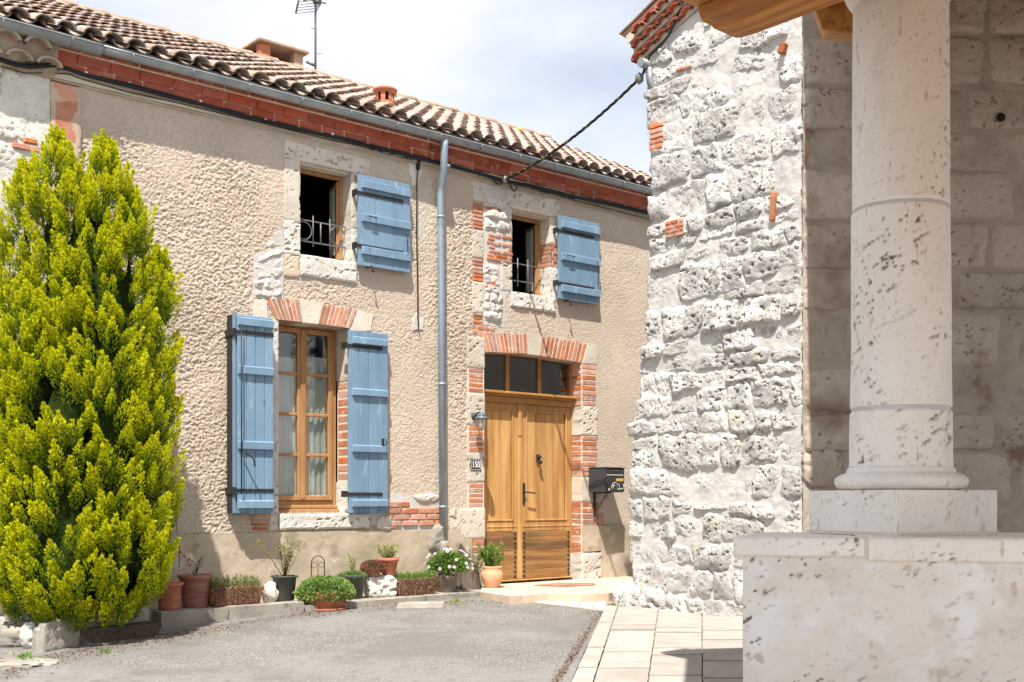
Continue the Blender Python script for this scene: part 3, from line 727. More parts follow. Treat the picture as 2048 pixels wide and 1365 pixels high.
# rubble left of it
def rubble_field(pts, n_w, n_h, seed, out_=.0, matn='rubble', bulge=.03):
    P = pxpoly(pts); (x0, z0), (x1, z1), (x2, z2), (x3, z3) = P      # lower left, lower right, upper right, upper left
    rr = random.Random(seed)
    for j in range(n_h):
        nn = max(1, n_w+rr.choice((-1, 0, 1)) if n_w > 1 else 1)
        cuts = [0]+sorted(min(.92, max(.08, (k+1)/nn+(rr.random()-.5)*.15)) for k in range(nn-1))+[1]
        for i in range(nn):
            def P_(s, t): return (x0*(1-s)*(1-t)+x1*s*(1-t)+x2*s*t+x3*(1-s)*t, z0*(1-s)*(1-t)+z1*s*(1-t)+z2*s*t+z3*(1-s)*t)
            g = .04/nn*.5; gt = .05
            q = [P_(cuts[i]+g, (j+gt)/n_h), P_(cuts[i+1]-g, (j+gt)/n_h), P_(cuts[i+1]-g, (j+1-gt)/n_h), P_(cuts[i]+g, (j+1-gt)/n_h)]
            stone(H, q, out_, matn, bulge=bulge*.6, amp=.034, res=.014, seed=rr.randrange(999), rnd=.2, back=.05, pit=.028, edge=.022)
    mb = MB(); mb.prism(P, -.012, .04); mb.build('rubble_mortar', 'mortar_w', H)
rubble_field([(506, 596), (566, 600), (566, 490), (506, 512)], 2, 5, 5, .006, bulge=.02)
rubble_field([(530, 494), (566, 490), (566, 456), (545, 472)], 1, 2, 6, .006, bulge=.02)
patch(H, [(506, 640), (535, 640), (534, 598), (506, 597)], .012, .02, 'mortar', 'pale_patch')
# ---- ground floor window arch
a, b, c, d = W1
def arch(xl0, xl1, bl0, bl1, yt0, yt1, yb0, yb1, n, out_=.014):
    """leaning voussoir bricks between top edge xl0..xl1 and bottom edge bl0..bl1 (photo measures)"""
    T0, T1, B0, B1 = FA.hit(xl0, yt0), FA.hit(xl1, yt1), FA.hit(bl0, yb0), FA.hit(bl1, yb1)
    lerp = lambda p, q, t: (p[0]+(q[0]-p[0])*t, p[1]+(q[1]-p[1])*t)
    for i in range(n):
        g = .135/n
        q = [lerp(B0, B1, i/n+g), lerp(B0, B1, (i+1)/n-g), lerp(T0, T1, (i+1)/n-g), lerp(T0, T1, i/n+g)]
        j = (R.random()-.5)*.012
        mb = MB(); mb.prism([(x, z+(j if k > 1 else 0)) for k, (x, z) in enumerate(q)], -out_-R.random()*.004, .25); mb.build('arch_brick', 'brick', H)
    mb = MB(); mb.prism([B0, B1, T1, T0], -.012, .24); mb.build('arch_mortar', 'mortar', H)
arch(531, 596, 551, 603, 598, 600, 639, 645, 7)
arch(645, 713, 636, 698, 611, 619, 648, 657, 8)
mb = MB(); mb.prism(pxpoly([(604, 646), (635, 649), (645, 606), (597, 600)]), -.022, .25); mb.build('keystone', 'lime', H)
patch(H, [(713, 622), (748, 628), (742, 662), (700, 662)], .010, .02, 'mortar', 'pale_patch')
mb = MB(); mb.box(a-.2, b+.22, .02, .27, d-.0, d+.07); mb.build('lintel_soffit', 'mortar', H)
brick_stack(H, FU(676), b+.0, FZ(676, 655), FZ(676, 640), 1, .0, .1)
# jambs of that window
slabstone(H, b, b+.06, FZ(698, 760), d, out_=.008, dep=.27, matn='lime')
brick_stack(H, b, b+.16, FZ(698, 962), FZ(698, 762), 12, .008, .27)
mb = MB(); mb.box(b+.010, b+.15, -.002, .26, c, d); mb.build('jamb_mortar', 'mortar', H)
slabstone(H, b, b+.16, c-.03, FZ(698, 964), out_=.01, dep=.27, matn='rubble')
slabstone(H, a-.22, a-.0, c-.03, d, out_=.006, dep=.27, matn='rubble')
slabstone(H, FU(556), FU(738), FZ(556, 1060), c-.036, out_=.03, dep=.28, matn='rubble', bulge=.01, amp=.015)
brick_stack(H, FU(501), FU(537), FZ(501, 1062), FZ(501, 1029), 4, .012)
slabstone(H, FU(538), FU(554), FZ(538, 1062), FZ(538, 1024), out_=.014, dep=.05)
# exposed brickwork low by the downpipe
patch(H, [(742, 1062), (872, 1066), (878, 992), (820, 990), (785, 985), (775, 1000), (742, 1010)], .006, .03, 'mortar_w', 'flaked_patch')
for (xa, xb, yt, yb, n, sp, kp) in ((770, 812, 1003, 1016, 1, .2, .9), (768, 876, 1016, 1054, 3, .24, .93), (745, 790, 1050, 1060, 1, .2, .9)):
    u0, u1, z0, z1 = bx(xa, xb, yt, yb); brick_stack(H, u0, u1, z0, z1, n, .028, .09, split=sp, joint=.016, ragged=.05, keep=kp)
V, Fq = rough_stone(pxpoly([(838, 1005), (874, 1005), (876, 988), (822, 990)]), .012, .02, .02, .015, 4, .5); npmesh('stone', V, Fq, 'rubble', H)
V, Fq = rough_stone(pxpoly([(745, 1060), (782, 1060), (782, 1032), (758, 1030)]), .018, .02, .02, .015, 14, .6); npmesh('stone', V, Fq, 'rubble', H)
V, Fq = rough_stone(pxpoly([(850, 1105), (884, 1110), (886, 1045), (862, 1050)]), .03, .07, .05, .02, 24, .6, back=.05); npmesh('mortar_lump', V, Fq, 'conc', H)
# white stains and small repairs
patch(H, [(826, 372), (834, 372), (845, 345), (842, 322), (816, 320)], .012, .02, 'rubble', 'pale_patch')
patch(H, [(826, 660), (846, 660), (848, 640), (834, 628), (826, 640)], .012, .02, 'rubble', 'pale_patch')

# ---- strip of brick and stone beside the upper right window
u0, u1 = FU(944), FU(966)
slabstone(H, u0, u1, FZ(944, 400), FZ(944, 362), dep=.05, matn='lime')
brick_stack(H, u0, u1, FZ(944, 457), FZ(944, 402), 7, .014)
slabstone(H, u0, u1, FZ(944, 514), FZ(944, 458), dep=.05)
brick_stack(H, u0, u1, FZ(944, 562), FZ(944, 515), 6, .014)
slabstone(H, u0, u1, FZ(944, 624), FZ(944, 563), dep=.05, matn='lime')
brick_stack(H, u0, u1, FZ(944, 646), FZ(944, 625), 3, .014)
brick_stack(H, u0-.02, FU(990), FZ(944, 668), FZ(944, 650), 2, .012, split=.2, keep=.8)
patch(H, [(967, 650), (1010, 655), (1010, 600), (1019, 585), (1021, 400), (1005, 375), (967, 368)], .008, .02, 'mortar_w', 'pale_patch')
rubble_field([(968, 640), (1004, 645), (1006, 592), (968, 586)], 2, 3, 15, .012)
rubble_field([(968, 460), (1018, 466), (1018, 400), (968, 392)], 2, 3, 16, .012)
rubble_field([(968, 585), (996, 590), (996, 535), (968, 530)], 1, 3, 17, .012)
for (xa, xb, yt, yb, n, kp) in ((976, 1021, 465, 521, 7, .85), (966, 997, 411, 419, 1, 1), (968, 990, 548, 575, 3, .8)):
    q0, q1, q2, q3 = bx(xa, xb, yt, yb); brick_stack(H, q0, q1, q2, q3, n, .022, .08, split=.21, ragged=.04, keep=kp)
a, b, c, d = W3
slabstone(H, FU(1012), FU(1117), d, FZ(1012, 378), out_=.018, dep=.28)
mb = MB(); mb.box(a-.01, b+.01, -.03, .02, d-.005, d+.035, bev=.008); mb.box(a, b, .02, .16, d-.03, d+.01, bev=.003); mb.build('lintel_moulding', 'lime', H)
slabstone(H, FU(1001), a, c+.0, FZ(1001, 522), out_=.014, dep=.28, matn='lime'); slabstone(H, a-.1, a, FZ(1001, 520), d-.004, out_=.010, dep=.28, matn='lime')
slabstone(H, b, FU(1117), c+.86*(d-c)*.78, d-.004, out_=.012, dep=.28, matn='lime')
mb = MB(); mb.box(b+.014, FU(1117)-.004, .0, .26, c, d-.2); mb.build('jamb_mortar', 'mortar', H)
brick_stack(H, b, FU(1117), FZ(1098, 533), FZ(1098, 484), 6, .012, .26, split=.11)
slabstone(H, b, FU(1117), c-.02, FZ(1098, 535), out_=.012, dep=.28, matn='rubble')
slabstone(H, a-.02, FU(1110), c-.2, c-.004, out_=.022, dep=.28, matn='rubble', bulge=.01, amp=.012)

# ---- the door and its brick arch
a, b, c, d = DR
arch(955, 1052, 966, 1053, 664, 670, 704, 708, 12)
arch(1084, 1173, 1078, 1163, 673, 688, 712, 726, 11)
mb = MB(); mb.prism(pxpoly([(1055, 709), (1078, 712), (1083, 672), (1054, 668)]), -.022, .22); mb.build('keystone', 'lime', H)
# left jamb
u0 = FU(933); J = [(672, 733, 'lime', 0), (735, 784, '', 5), (786, 848, 'lime', 0), (850, 904, '', 5), (906, 964, 'lime', 0), (966, 1016, '', 5), (1078, 1108, '', 2)]
for (yt, yb, mtn, n) in J:
    z1, z0 = FZ(933, yt), FZ(933, yb)
    if n: brick_stack(H, u0+R.random()*.01, a, z0, z1, n, .014, .22)
    else: slabstone(H, u0, a, z0, z1, out_=.016, dep=.2, matn=mtn)
slabstone(H, FU(900), a, FZ(900, 1078), FZ(900, 1018), out_=.018, dep=.2, matn='lime')
brick_stack(H, FU(918), a, FZ(918, 1108), FZ(918, 1080), 2, .012, split=.22)
slabstone(H, FU(900), a, -.1, FZ(900, 1110), out_=.014, dep=.2, matn='plaster')
mb = MB(); mb.box(u0+.01, a-.006, -.009, .2, .25, FZ(933, 675)); mb.build('jamb_mortar', 'mortar', H)
# right jamb
u1 = FU(1193)
mb = MB(); mb.box(b+.010, u1-.01, -.009, .2, .2, FZ(1161, 700)); mb.build('jamb_mortar', 'mortar', H)
mb = MB(); mb.prism(pxpoly([(1164, 727), (1192, 729), (1192, 690), (1174, 688)]), -.016, .05); mb.build('springer_stone', 'lime', H)
for (yt, yb, mtn, n, w) in ((728, 812, '', 8, 0), (814, 869, 'lime', 0, 0), (871, 954, '', 8, .01), (956, 1003, 'lime', 0, 0), (1004, 1106, '', 9, .05)):
    z1, z0 = FZ(1161, yt), FZ(1161, yb)
    if n: brick_stack(H, b+.0, u1+R.random()*w, z0, z1, n, .014, .2, split=None, ragged=0.012)
    else: slabstone(H, b, u1, z0, z1, out_=.016, dep=.2, matn=mtn)
slabstone(H, b-.02, FU(1200), -.06, FZ(1161, 1107), out_=.03, dep=.2, matn='rubble', bulge=.02, amp=.02)
mb = MB(); mb.box(FU(1196), FU(1206), -.02, .05, FZ(1196, 1052), FZ(1196, 1030), bev=.008); mb.build('brick', 'brick', H)
# woodwork
y = .17
D0, D1 = FA.hit(950, 0, -y)[0], FA.hit(1146, 0, -y)[0]
zt0 = FZ(1146, 795, -y); zt1 = FZ(1146, 814, -y)                     # transom bar
zhead = DR_TOP+.02
mb = MB()
mb.box(D0-.02, D0+.05, y, y+.08, 0, zhead, bev=.006); mb.box(D1-.045, D1+.02, y, y+.08, 0, zhead, bev=.006)
mb.box(D0+.05, D1-.045, y+.001, y+.08, FZ(1065, 716, -y), zhead, bev=.004)
dfr = mb.build('door_frame', 'frame', H)
mb = MB()
mb.box(D0-.02, D1+.01, y-.10, y+.06, zt0-.035, zt0, bev=.008); mb.box(D0-.02, D1+.01, y-.075, y+.06, zt0-.06, zt0-.036, bev=.006)
mb.box(D0-.02, D1+.01, y-.045, y+.06, zt0-.14, zt0-.061, bev=.008); mb.build('transom_cornice', 'frame', dfr)
m1, m2_ = FA.hit(1016, 0, -y)[0], FA.hit(1080, 0, -y)[0]
for m_ in (m1, m2_):
    mb = MB(); mb.box(m_-.022, m_+.022, y-.005, y+.05, zt0+.001, zhead-.02, bev=.006); mb.build('mullion', 'frame', dfr)
xs = [D0+.05, m1-.022, m1+.022, m2_-.022, m2_+.022, D1-.045]
for k in range(3):
    mb = MB(); mb.box(xs[2*k], xs[2*k+1], y+.03, y+.034, zt0, zhead-.02); mb.build('pane', 'glass', dfr)
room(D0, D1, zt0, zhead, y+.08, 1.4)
zd = zt0-.14; dm0, dm1 = FA.hit(1036, 0, -y)[0], FA.hit(1044, 0, -y)[0]
zr = FZ(1095, 1025, -y); zr2 = FZ(1095, 1062, -y)      # middle rails
PL = [bpy.data.meshes.new('unused')]
for (x0, x1, npl, hs) in ((D0+.04, dm0, 3, 1), (dm1, D1-.035, 4, -1)):
    st = .075; mb = MB()
    zb0 = FZ(1095, 1155, -y)
    mb.box(x0, x0+st, y+.01, y+.055, zb0, zd, bev=.006); mb.box(x1-st, x1, y+.01, y+.055, zb0, zd, bev=.006)
    mb.box(x0+st, x1-st, y+.011, y+.054, zd-.08, zd, bev=.006)
    mb.box(x0+st, x1-st, y+.011, y+.054, zr2-.0, zr2+.14, bev=.01)
    mb.box(x0-.0, x1, y+.005, y+.03, zr2+.055, zr2+.075, bev=.006)
    leaf = mb.build('door_leaf', 'door', H)
    # moulding round the planks
    m3 = MB(); leafframe(m3, x0+st-.002, x1-st+.002, zr2+.135, zd-.075, y+.0, y+.03, .022, .008); m3.build('moulding', 'door', leaf)
    xa, xb = x0+st+.02, x1-st-.02
    w = (xb-xa)/npl
    for k in range(npl):
        m3 = MB(); m3.box(xa+k*w+.003, xa+(k+1)*w-.003, y+.026+R.random()*.002, y+.045, zr2+.15, zd-.09, bev=.005); m3.build('plank', 'door', leaf)
    nb = 5; hh = (zr2-zb0-.0)/nb
    for k in range(nb):
        m3 = MB(); m3.box(x0+.004, x1-.004, y+.008+R.random()*.002, y+.03, zb0+k*hh+.0012, zb0+(k+1)*hh-.0012, bev=.003); m3.build('lower_board', 'door_h', leaf)
    for side in (x0+.045, x1-.045):
        if hs == 1 and side < x0+.1: continue
        for k in range(10):
            z = zb0+.04+k*(zr2-zb0-.06)/9
            m3 = MB(); m3.lathe([(.018, 0), (.015, .008), (.008, .013), (0, .014)], (0, 0, 0), 8, X=Matrix.Translation((side, y+.009, z)) @ Matrix.Rotation(math.radians(90), 4, 'X')); m3.build('stud', 'iron', leaf)
    if hs == -1:
        hz = FZ(1045, 985, -y); m3 = MB(); m3.box(x0+.02, x0+.055, y-.002, y+.012, hz-.16, hz+.12, bev=.006)
        m3.tube([(x0+.038, y, hz), (x0+.038, y-.05, hz), (x0+.06, y-.055, hz), (x0+.16, y-.055, hz-.012), (x0+.18, y-.055, hz-.01)], .009, 8); m3.build('handle', 'iron', leaf)
        kz = FZ(1077, 920, -y); kx = FA.hit(1077, 0, -y)[0]
        m3 = MB(); m3.box(kx-.03, kx+.03, y-.006, y+.02, kz-.02, kz+.07, bev=.012); m3.box(kx-.018, kx+.018, y-.05, y-.004, kz+.02, kz+.05, bev=.008); m3.lathe([(.0, -.03), (.022, -.02), (.03, 0), (.022, .02), (.0, .03)], (kx, y-.04, kz-.03), 10); m3.build('knocker', 'iron', leaf)
mb = MB(); mb.box(dm0+.002, dm1-.0, y-.012, y+.05, FZ(1095, 1155, -y), zd, bev=.008); mb.build('door_post', 'door', H)
dmm = dm0*.5+dm1*.5
mb = MB(); mb.box(dmm-.04, dmm+.022, y-.02, y+.0, zd-.42, zd, bev=.008); mb.build('door_post_cap', 'door', H)
mb = MB(); mb.box(D0-.02, D1+.03, y-.04, y+.07, -.0, FZ(1095, 1155, -y)-.002, bev=.008); mb.build('threshold_board', 'door', H)
mb = MB(); mb.box(D0-.1, D1+.1, y+.056, y+.08, -.1, zd+.02); mb.build('door_back', 'dark', H)

# ---- shutters
def shutter(u0, u1, z0, z1, out_, npl, batt, straps, hinge=-1, bw=.075, full=False, extra=None, side_ext=0):
    th_ = .03
    mb = MB(); mb.box(u0+.004, u1-.004, -out_+.022, -out_+.034, z0+.004, z1-.004)
    s_ = mb.build('shutter', 'blue', H)
    w = (u1-u0)/npl
    for k in range(npl):
        m2 = MB(); m2.box(u0+k*w+.0022, u0+(k+1)*w-.0022, -out_+R.random()*.002, -out_+.021, z0+(R.random()-.5)*.004, z1+(R.random()-.5)*.004, bev=.004); m2.build('plank', 'blue', s_)
    for f in batt:
        z = z1-f*(z1-z0); m2 = MB(); x0 = u0+(.0 if full else .035); x1 = u1-(.0 if full else .006)
        h = bw/2
        m2.add([(x0, -out_-.001, z-h), (x1, -out_-.001, z-h), (x1, -out_-.001, z+h), (x0, -out_-.001, z+h), (x0+.012, -out_-.032, z-h+.006), (x1-.012, -out_-.032, z-h+.006), (x1-.012, -out_-.032, z+h-.014), (x0+.012, -out_-.032, z+h-.014)],
               [(4, 5, 6, 7), (0, 1, 5, 4), (1, 2, 6, 5), (2, 3, 7, 6), (3, 0, 4, 7)]); bt = m2.build('batten', 'blue', s_)
    for f in straps:
        z = z1-f*(z1-z0); m2 = MB(); x0, x1 = (u0-.035, u1-(u1-u0)*(.0 if full else .15))
        m2.box(x0, x1, -out_-.007, -out_-.001, z-.018, z+.018)
        for k in range(5): m2.lathe([(.007, 0), (.004, .006), (0, .007)], n=6, X=Matrix.Translation((u0+.04+(x1-u0-.06)*k/4, -out_-.007, z)) @ Matrix.Rotation(math.radians(90), 4, 'X'))
        m2.box(x0-.006, x0+.012, -out_-.012, 0.0, z-.035, z+.035); m2.build('strap_hinge', 'iron', s_)
    return s_
so1 = .09
def spx(xl, xr, yt, yb, o):
    return FA.hit(xl, 0, o)[0], FA.hit(xr, 0, o)[0], FZ(xl, yb, o), FZ(xl, yt, o)
q = spx(717, 821, 348, 530, so1); s_ = shutter(*q, so1, 3, (.10, .47, .83), (.205, .785), bw=.10)
m2 = MB(); hz = q[3]-.45*(q[3]-q[2]); m2.tube([(q[0]+.12, -so1-.03, hz), (q[0]+.12, -so1-.06, hz-.01), (q[0]+.21, -so1-.06, hz-.012), (q[0]+.21, -so1-.03, hz-.012)], .006, 6); m2.build('handle', 'iron', s_)
m2 = MB(); m2.tube([(q[1]-.09, -so1-.02, hz-.13), (q[1]-.075, -so1-.05, hz-.13), (q[1]-.075, -so1-.045, hz-.34)], .005, 6); m2.build('hook', 'iron', s_)
q = spx(1118, 1200, 430, 597, so1); s_ = shutter(*q, so1, 3, (.10, .49, .87), (.185, .815), bw=.10)
m2 = MB(); hz = q[3]-.47*(q[3]-q[2]); m2.tube([(q[0]+.12, -so1-.03, hz), (q[0]+.12, -so1-.06, hz-.01), (q[0]+.23, -so1-.06, hz-.012), (q[0]+.23, -so1-.03, hz-.012)], .006, 6); m2.build('handle', 'iron', s_)
m2 = MB(); m2.tube([(q[1]-.10, -so1-.02, hz-.02), (q[1]-.085, -so1-.05, hz-.02), (q[1]-.08, -so1-.045, hz-.33)], .005, 6); m2.build('hook', 'iron', s_)
q = spx(698, 776, 660, 1027, .10); s_ = shutter(*q, .10, 4, (.052, .335, .645, .945), (.085, .895), bw=.085)
m2 = MB(); hz = q[2]+(q[3]-q[2])*.39; m2.box(q[1]-.09, q[1]-.07, -.13, -.1, hz-.08, hz+.05, bev=.004); m2.tube([(q[1]-.08, -.13, hz+.04), (q[1]-.06, -.16, hz+.03), (q[1]-.065, -.155, hz-.05)], .006, 6); m2.build('latch', 'iron', s_)
q = spx(475, 547, 630, 1027, .20); s_ = shutter(*q, .20, 4, (.03, .275, .655, .955), (.085, .885), bw=.09, full=True)
m2 = MB(); m2.tube([(q[0]+.02, -.25, q[3]-.1), (q[0]+.02, -.25, q[2]+.2)], .007, 6); zz = q[2]+.68; m2.tube([(q[0]+.02, -.25, zz), (q[0]+.06, -.29, zz-.06), (q[0]+.12, -.33, zz-.12), (q[0]+.13, -.33, zz-.2)], .009, 6); m2.build('lock_bar', 'iron', s_)
# its second leaf folded behind
mb = MB(); mb.box(q[0]-.01, q[1]-.02, -.155, -.125, q[2]-.01, q[3]+.015, bev=.004); s2 = mb.build('folded_shutter_leaf', 'blue', H)
mb = MB(); mb.box(q[0]-.03, q[0]-.008, -.13, -.02, q[2]+.0, q[3]+.01, bev=.003); mb.build('shutter_edge', 'iron', s2)
mb = MB(); mb.box(q[0]-.025, q[0]-.002, -.175, -.02-.11, q[2]+.0, q[3]+.01, bev=.003); mb.build('shutter_edge', 'blue', s2)
# ---- little wall ties and hooks below upper shutters
for (x, yy) in ((735, 535), (1130, 603), (853, 290)):
    u, z = FA.hit(x, yy, .02); mb = MB(); mb.tube([(u, 0, z), (u, -.12, z), (u, -.13, z-.05)], .008, 6); mb.lathe([(.0, -.02), (.02, 0), (0, .02)], (u, -.13, z-.06), 8); mb.build('shutter_catch', 'iron', H)
# ------------------------------------------------------------------ neighbouring house at the left
NB = fthing('stone_house', 'whitewashed rubble stone house at the left edge with flaking lime wash', 'house')
rr = random.Random(3)
u1n = FU(99); u0n = FU(-420); z = 1.9
def courses(parent, x0f, x1f, z0, z1, hmin, hmax, wmin, wmax, matn, seed, out_=0., bulge=.04, amp=.025, res=.014, gap=.018, top=None, wav=.05, rnd=.16, pit=.02, skip=(), edge=.012, slant=.0, ragged=.0, drop=0., oj=.015, pth=.64):
    rr = random.Random(seed); zs = [z0]
    while zs[-1] < z1: zs.append(zs[-1]+hmin+(hmax-hmin)*rr.random())
    def zl(k, x): return zs[k]+(float(vn(x*1.3, k*3.7, .5, seed))-.5)*2*wav
    for k in range(len(zs)-1):
        zm = (zs[k]+zs[k+1])/2; xa, xb = x0f(zm), x1f(zm); x = xa; j0 = 0
        while x < xb-.03:
            w = wmin+(wmax-wmin)*rr.random()
            if xb-(x+w) < wmin*.6: w = xb-x
            j1 = 0 if x+w > xb-.01 else (rr.random()-.5)*slant
            xl_, xr_ = x, x+w
            if x <= xa+1e-6: xl_ -= ragged*rr.random()
            q = [(xl_+gap/2-j0, zl(k, x)+gap/2), (xr_-gap/2-j1, zl(k, x+w)+gap/2), (xr_-gap/2+j1, zl(k+1, x+w)-gap/2), (xl_+gap/2+j0, zl(k+1, x)-gap/2)]
            j0 = j1
            if rr.random() < drop: q = [(a_+(rr.random()-.5)*.03, b_+(rr.random()-.5)*.03+(.03 if n_ < 2 else -.03)) for n_, (a_, b_) in enumerate(q)]
            ok = True
            if top:
                q[2] = (q[2][0], min(q[2][1], top(q[2][0]))); q[3] = (q[3][0], min(q[3][1], top(q[3][0])))
                if min(q[2][1]-q[1][1], q[3][1]-q[0][1]) < .03: ok = False
            cx_, cz_ = x+w/2, zm
            for (a, b, c, d) in skip:
                if a < cx_ < b and c < cz_ < d: ok = False
            if ok:
                s_ = rr.randrange(9999)
                stone(parent, q, out_+(rr.random()-.5)*oj, matn, bulge=bulge*(.4+1.1*rr.random()), power=rr.choice((4, 6, 8, 12, 16)), amp=amp, res=res, seed=s_, rnd=rnd*(.5+rr.random()), pit=pit, edge=edge, pth=pth)
            x += w
courses(NB, lambda z: u0n, lambda z: u1n, -.3, 4.95, .26, .4, .3, .55, 'rubble', 4, .0, .02, .02, .02, .012)
V, Fq = sheet(u0n-.1, u1n, -.4, 5.05, .03, lambda X, Z: -(.012+(fbm(X*3, Z*3, 0, 4, 3)-.5)*.045)); npmesh('lime_wash', V, Fq, 'rubble', NB)
slabstone(NB, u1n+.0, FU(159), .0, 4.99, out_=.035, dep=.1, matn='pilaster', res=.03, name='corner_pilaster')
patch(NB, [(112, 285), (152, 285), (157, 205), (112, 205)], .041, .02, 'redpaint', 'red_patch')
for (x, y_, w) in ((22, 296, .25), (45, 286, .12), (82, 340, .08)):
    u, z = FA.hit(x, y_); brick(NB, u, u+w, z, z+.045, .045, .05)
# doorway with a grey door, its stone lintel and base stones
slabstone(NB, u0n, FA.hit(16, 0, .1)[0], FZ(5, 762), FZ(5, 722), out_=.07, dep=.2, matn='conc', name='door_lintel')
mb = MB(); mb.box(u0n, FA.hit(9, 0, .04)[0], -.04, .05, .0, FZ(5, 764)); nd_ = mb.build('grey_door', 'pot_grey', NB)
mb = MB(); mb.box(FA.hit(9, 0, .05)[0], FA.hit(14, 0, .05)[0], -.06, .05, .0, FZ(5, 764), bev=.01); mb.build('door_trim', 'roomwood', nd_)
stone(NB, [(FA.hit(12, 0, .1)[0], -.2), (FU(62), -.2), (FU(50), .75), (FA.hit(14, 0, .1)[0], .75)], .08, 'rubble', bulge=.05, amp=.04, seed=8, back=.1)
mb = MB(); mb.box(u0n, u1n+.05, -.22, .1, -.5, -.08, bev=.03); mb.build('door_step', 'conc', NB)
# scalloped old cornice of plastered tiles
gt, _, _ = tile_mesh(.125, .11, .3, 1, 8, .03, 'cornice_tile', 'oldcream')
for row, (zz, oo) in enumerate(((ZC-.02, .10), (ZC+.11, .18))):
    for k in range(20):
        u = FU(88)-k*.27-row*.13
        if u > u0n-.2: shared('cornice_tile', gt, NB, (u, -oo-.06, zz-.02), (1, 1, .9), (0.12, 0, 0))
V, Fq = sheet(u0n-.3, FU(106), ZC-.1, ZC+.22, .02, lambda X, Z: -(.04+(Z-ZC+.1)*.45+(fbm(X*5, Z*5, 0, 4, 6)-.5)*.07)); npmesh('cornice_plaster', V, Fq, 'oldcream', NB)

# ------------------------------------------------------------------ stone building with the sunlit gable
SB = fthing('stone_building', 'tall pale rough stone building with tiled gable cornice, right of the door', 'building', SA_)
pts = [(120, 1291), (330, 1303), (500, 1301), (650, 1296), (700, 1293), (735, 1279), (800, 1280), (850, 1266), (930, 1268), (1000, 1262), (1060, 1262), (1165, 1266)]
zl_ = sorted([(SA_.hit(x, y_)[1], SA_.hit(x, y_)[0]) for y_, x in pts])
def leftx(z):
    return float(np.interp(z, [p[0] for p in zl_], [p[1] for p in zl_]))+.01*math.sin(z*9)
XR = SA_.hit(1604, 0)[0]
r0 = SA_.hit(1291, 118); r1 = SA_.hit(1395, 22)
rk = (r1[1]-r0[1])/(r1[0]-r0[0])
def rake(x): return r0[1]+(x-r0[0])*rk
courses(SB, leftx, lambda z: XR, -.15, 7.2, .13, .38, .15, .62, 'wall_s', 21, .004, .026, .036, .011, .010, top=lambda x: rake(x)-.02, wav=.11, rnd=.26, pit=.024, edge=.024, slant=.09, ragged=.06, drop=.13, oj=.045, pth=.655)
def mort(X, Z): return -(.008+(fbm(X*3, Z*3, 0, 4, 91)-.5)*.04+(fbm(X*25, Z*25, 0, 2, 92)-.5)*.012)
V, Fq = sheet(-.25, XR, -.3, 7.3, .02, mort)
lx = np.array([leftx(z) for z in V[:, 2]]); V[:, 0] = np.maximum(V[:, 0], lx+.02); V[:, 2] = np.minimum(V[:, 2], rake(V[:, 0])+.0)
npmesh('wall_mortar', V, Fq, 'mortar_w', SB)
mb = MB(); mb.prism([(0.02, -.3), (XR, -.3), (XR, rake(XR)), (0.02, rake(.02))], .03, 4.5); mb.build('wall_core', 'mortar_w', SB)
# brick repairs in the rubble
def sbrick(xl, xr, yt, yb, n, cols_, out_=.05, tilt=0):
    x0, z1 = SA_.hit(xl, yt, out_); x1 = SA_.hit(xr, 0, out_)[0]; z0 = SA_.hit(xl, yb, out_)[1]
    brick_stack(SB, x0, x1, z0, z1, n, out_, .12, split=(x1-x0)/cols_+.001 if cols_ > 1 else None, ragged=.015)
sbrick(1297, 1323, 250, 303, 5, 1); sbrick(1330, 1364, 443, 478, 4, 2); sbrick(1350, 1366, 138, 145, 1, 1); sbrick(1369, 1380, 132, 139, 1, 1)
x, z = SA_.hit(1544, 415, .06); shared('brick', BR[0], SB, (x, -.03, z), (.055, .08, .28), (0, .08, 0))
x, z = SA_.hit(1563, 97, .05); shared('brick', BR[1], SB, (x, -.03, z), (.07, .06, .10), (0, .3, 0), 'rust')
# rake cornice: rows of half round tiles stepping out, flat tile on top
gt2, _, _ = tile_mesh(.088, .08, .34, 1, 7, .034, 'cornice_tile', 'corbel')
sl = math.atan(rk)
def along(t, off, out_, up): # point at distance t along the rake, lifted square to it
    return (r0[0]+t*math.cos(sl)-up*math.sin(sl), -out_, r0[1]+t*math.sin(sl)+up*math.cos(sl))
for row in range(3):
    for k in range(22):
        t = -.04+k*.185+row*.09
        if t > 3.1: continue
        p = along(t, 0, .095+row*.05, .012+row*.105)
        shared('cornice_tile', gt2, SB, p, (1, 1, 1.0), (0.0, -sl, (R.random()-.5)*.05))
mb = MB()
for row in range(3):
    X = Matrix.Translation((r0[0], 0, r0[1])) @ Matrix.Rotation(-sl, 4, 'Y')
    mb.box(-.06, 3.6, -(.03+row*.05), .1, .004+row*.105, .100+row*.105, X=X)
mb.build('cornice_mortar', 'cream', SB)
mb = MB(); X = Matrix.Translation((r0[0], 0, r0[1])) @ Matrix.Rotation(-sl, 4, 'Y')
mb.box(-.10, 3.6, -.135, 4.5, .325, .365, X=X, bev=.01); mb.build('roof_deck', 'ridge', SB)
for k in range(9):
    t = -.12+k*.38
    mb = MB(); mb.box(t, t+.37, -.15-.01*R.random(), .12, .368, .392, X=X @ Matrix.Rotation((R.random()-.5)*.03-.02, 4, 'Y'), bev=.008); mb.build('verge_tile', 'tile', SB)
# gutter end and pipe at the far corner
mb = MB(); gx, gz = SA_.hit(1285, 128, .15)
mb.tube([(gx-.02, -.16, gz+.02), (gx-.03, .3, gz+.02)], .05, 14); mb.build('gutter_end', 'zincold', SB)
mb = MB(); mb.tube([(gx+.0, -.04, gz-.02), (gx+.01, -.04, gz-.16), (gx+.03, -.0, gz-.26), (gx+.10, .12, gz-.34)], .04, 12); mb.build('downpipe', 'zincold', SB)

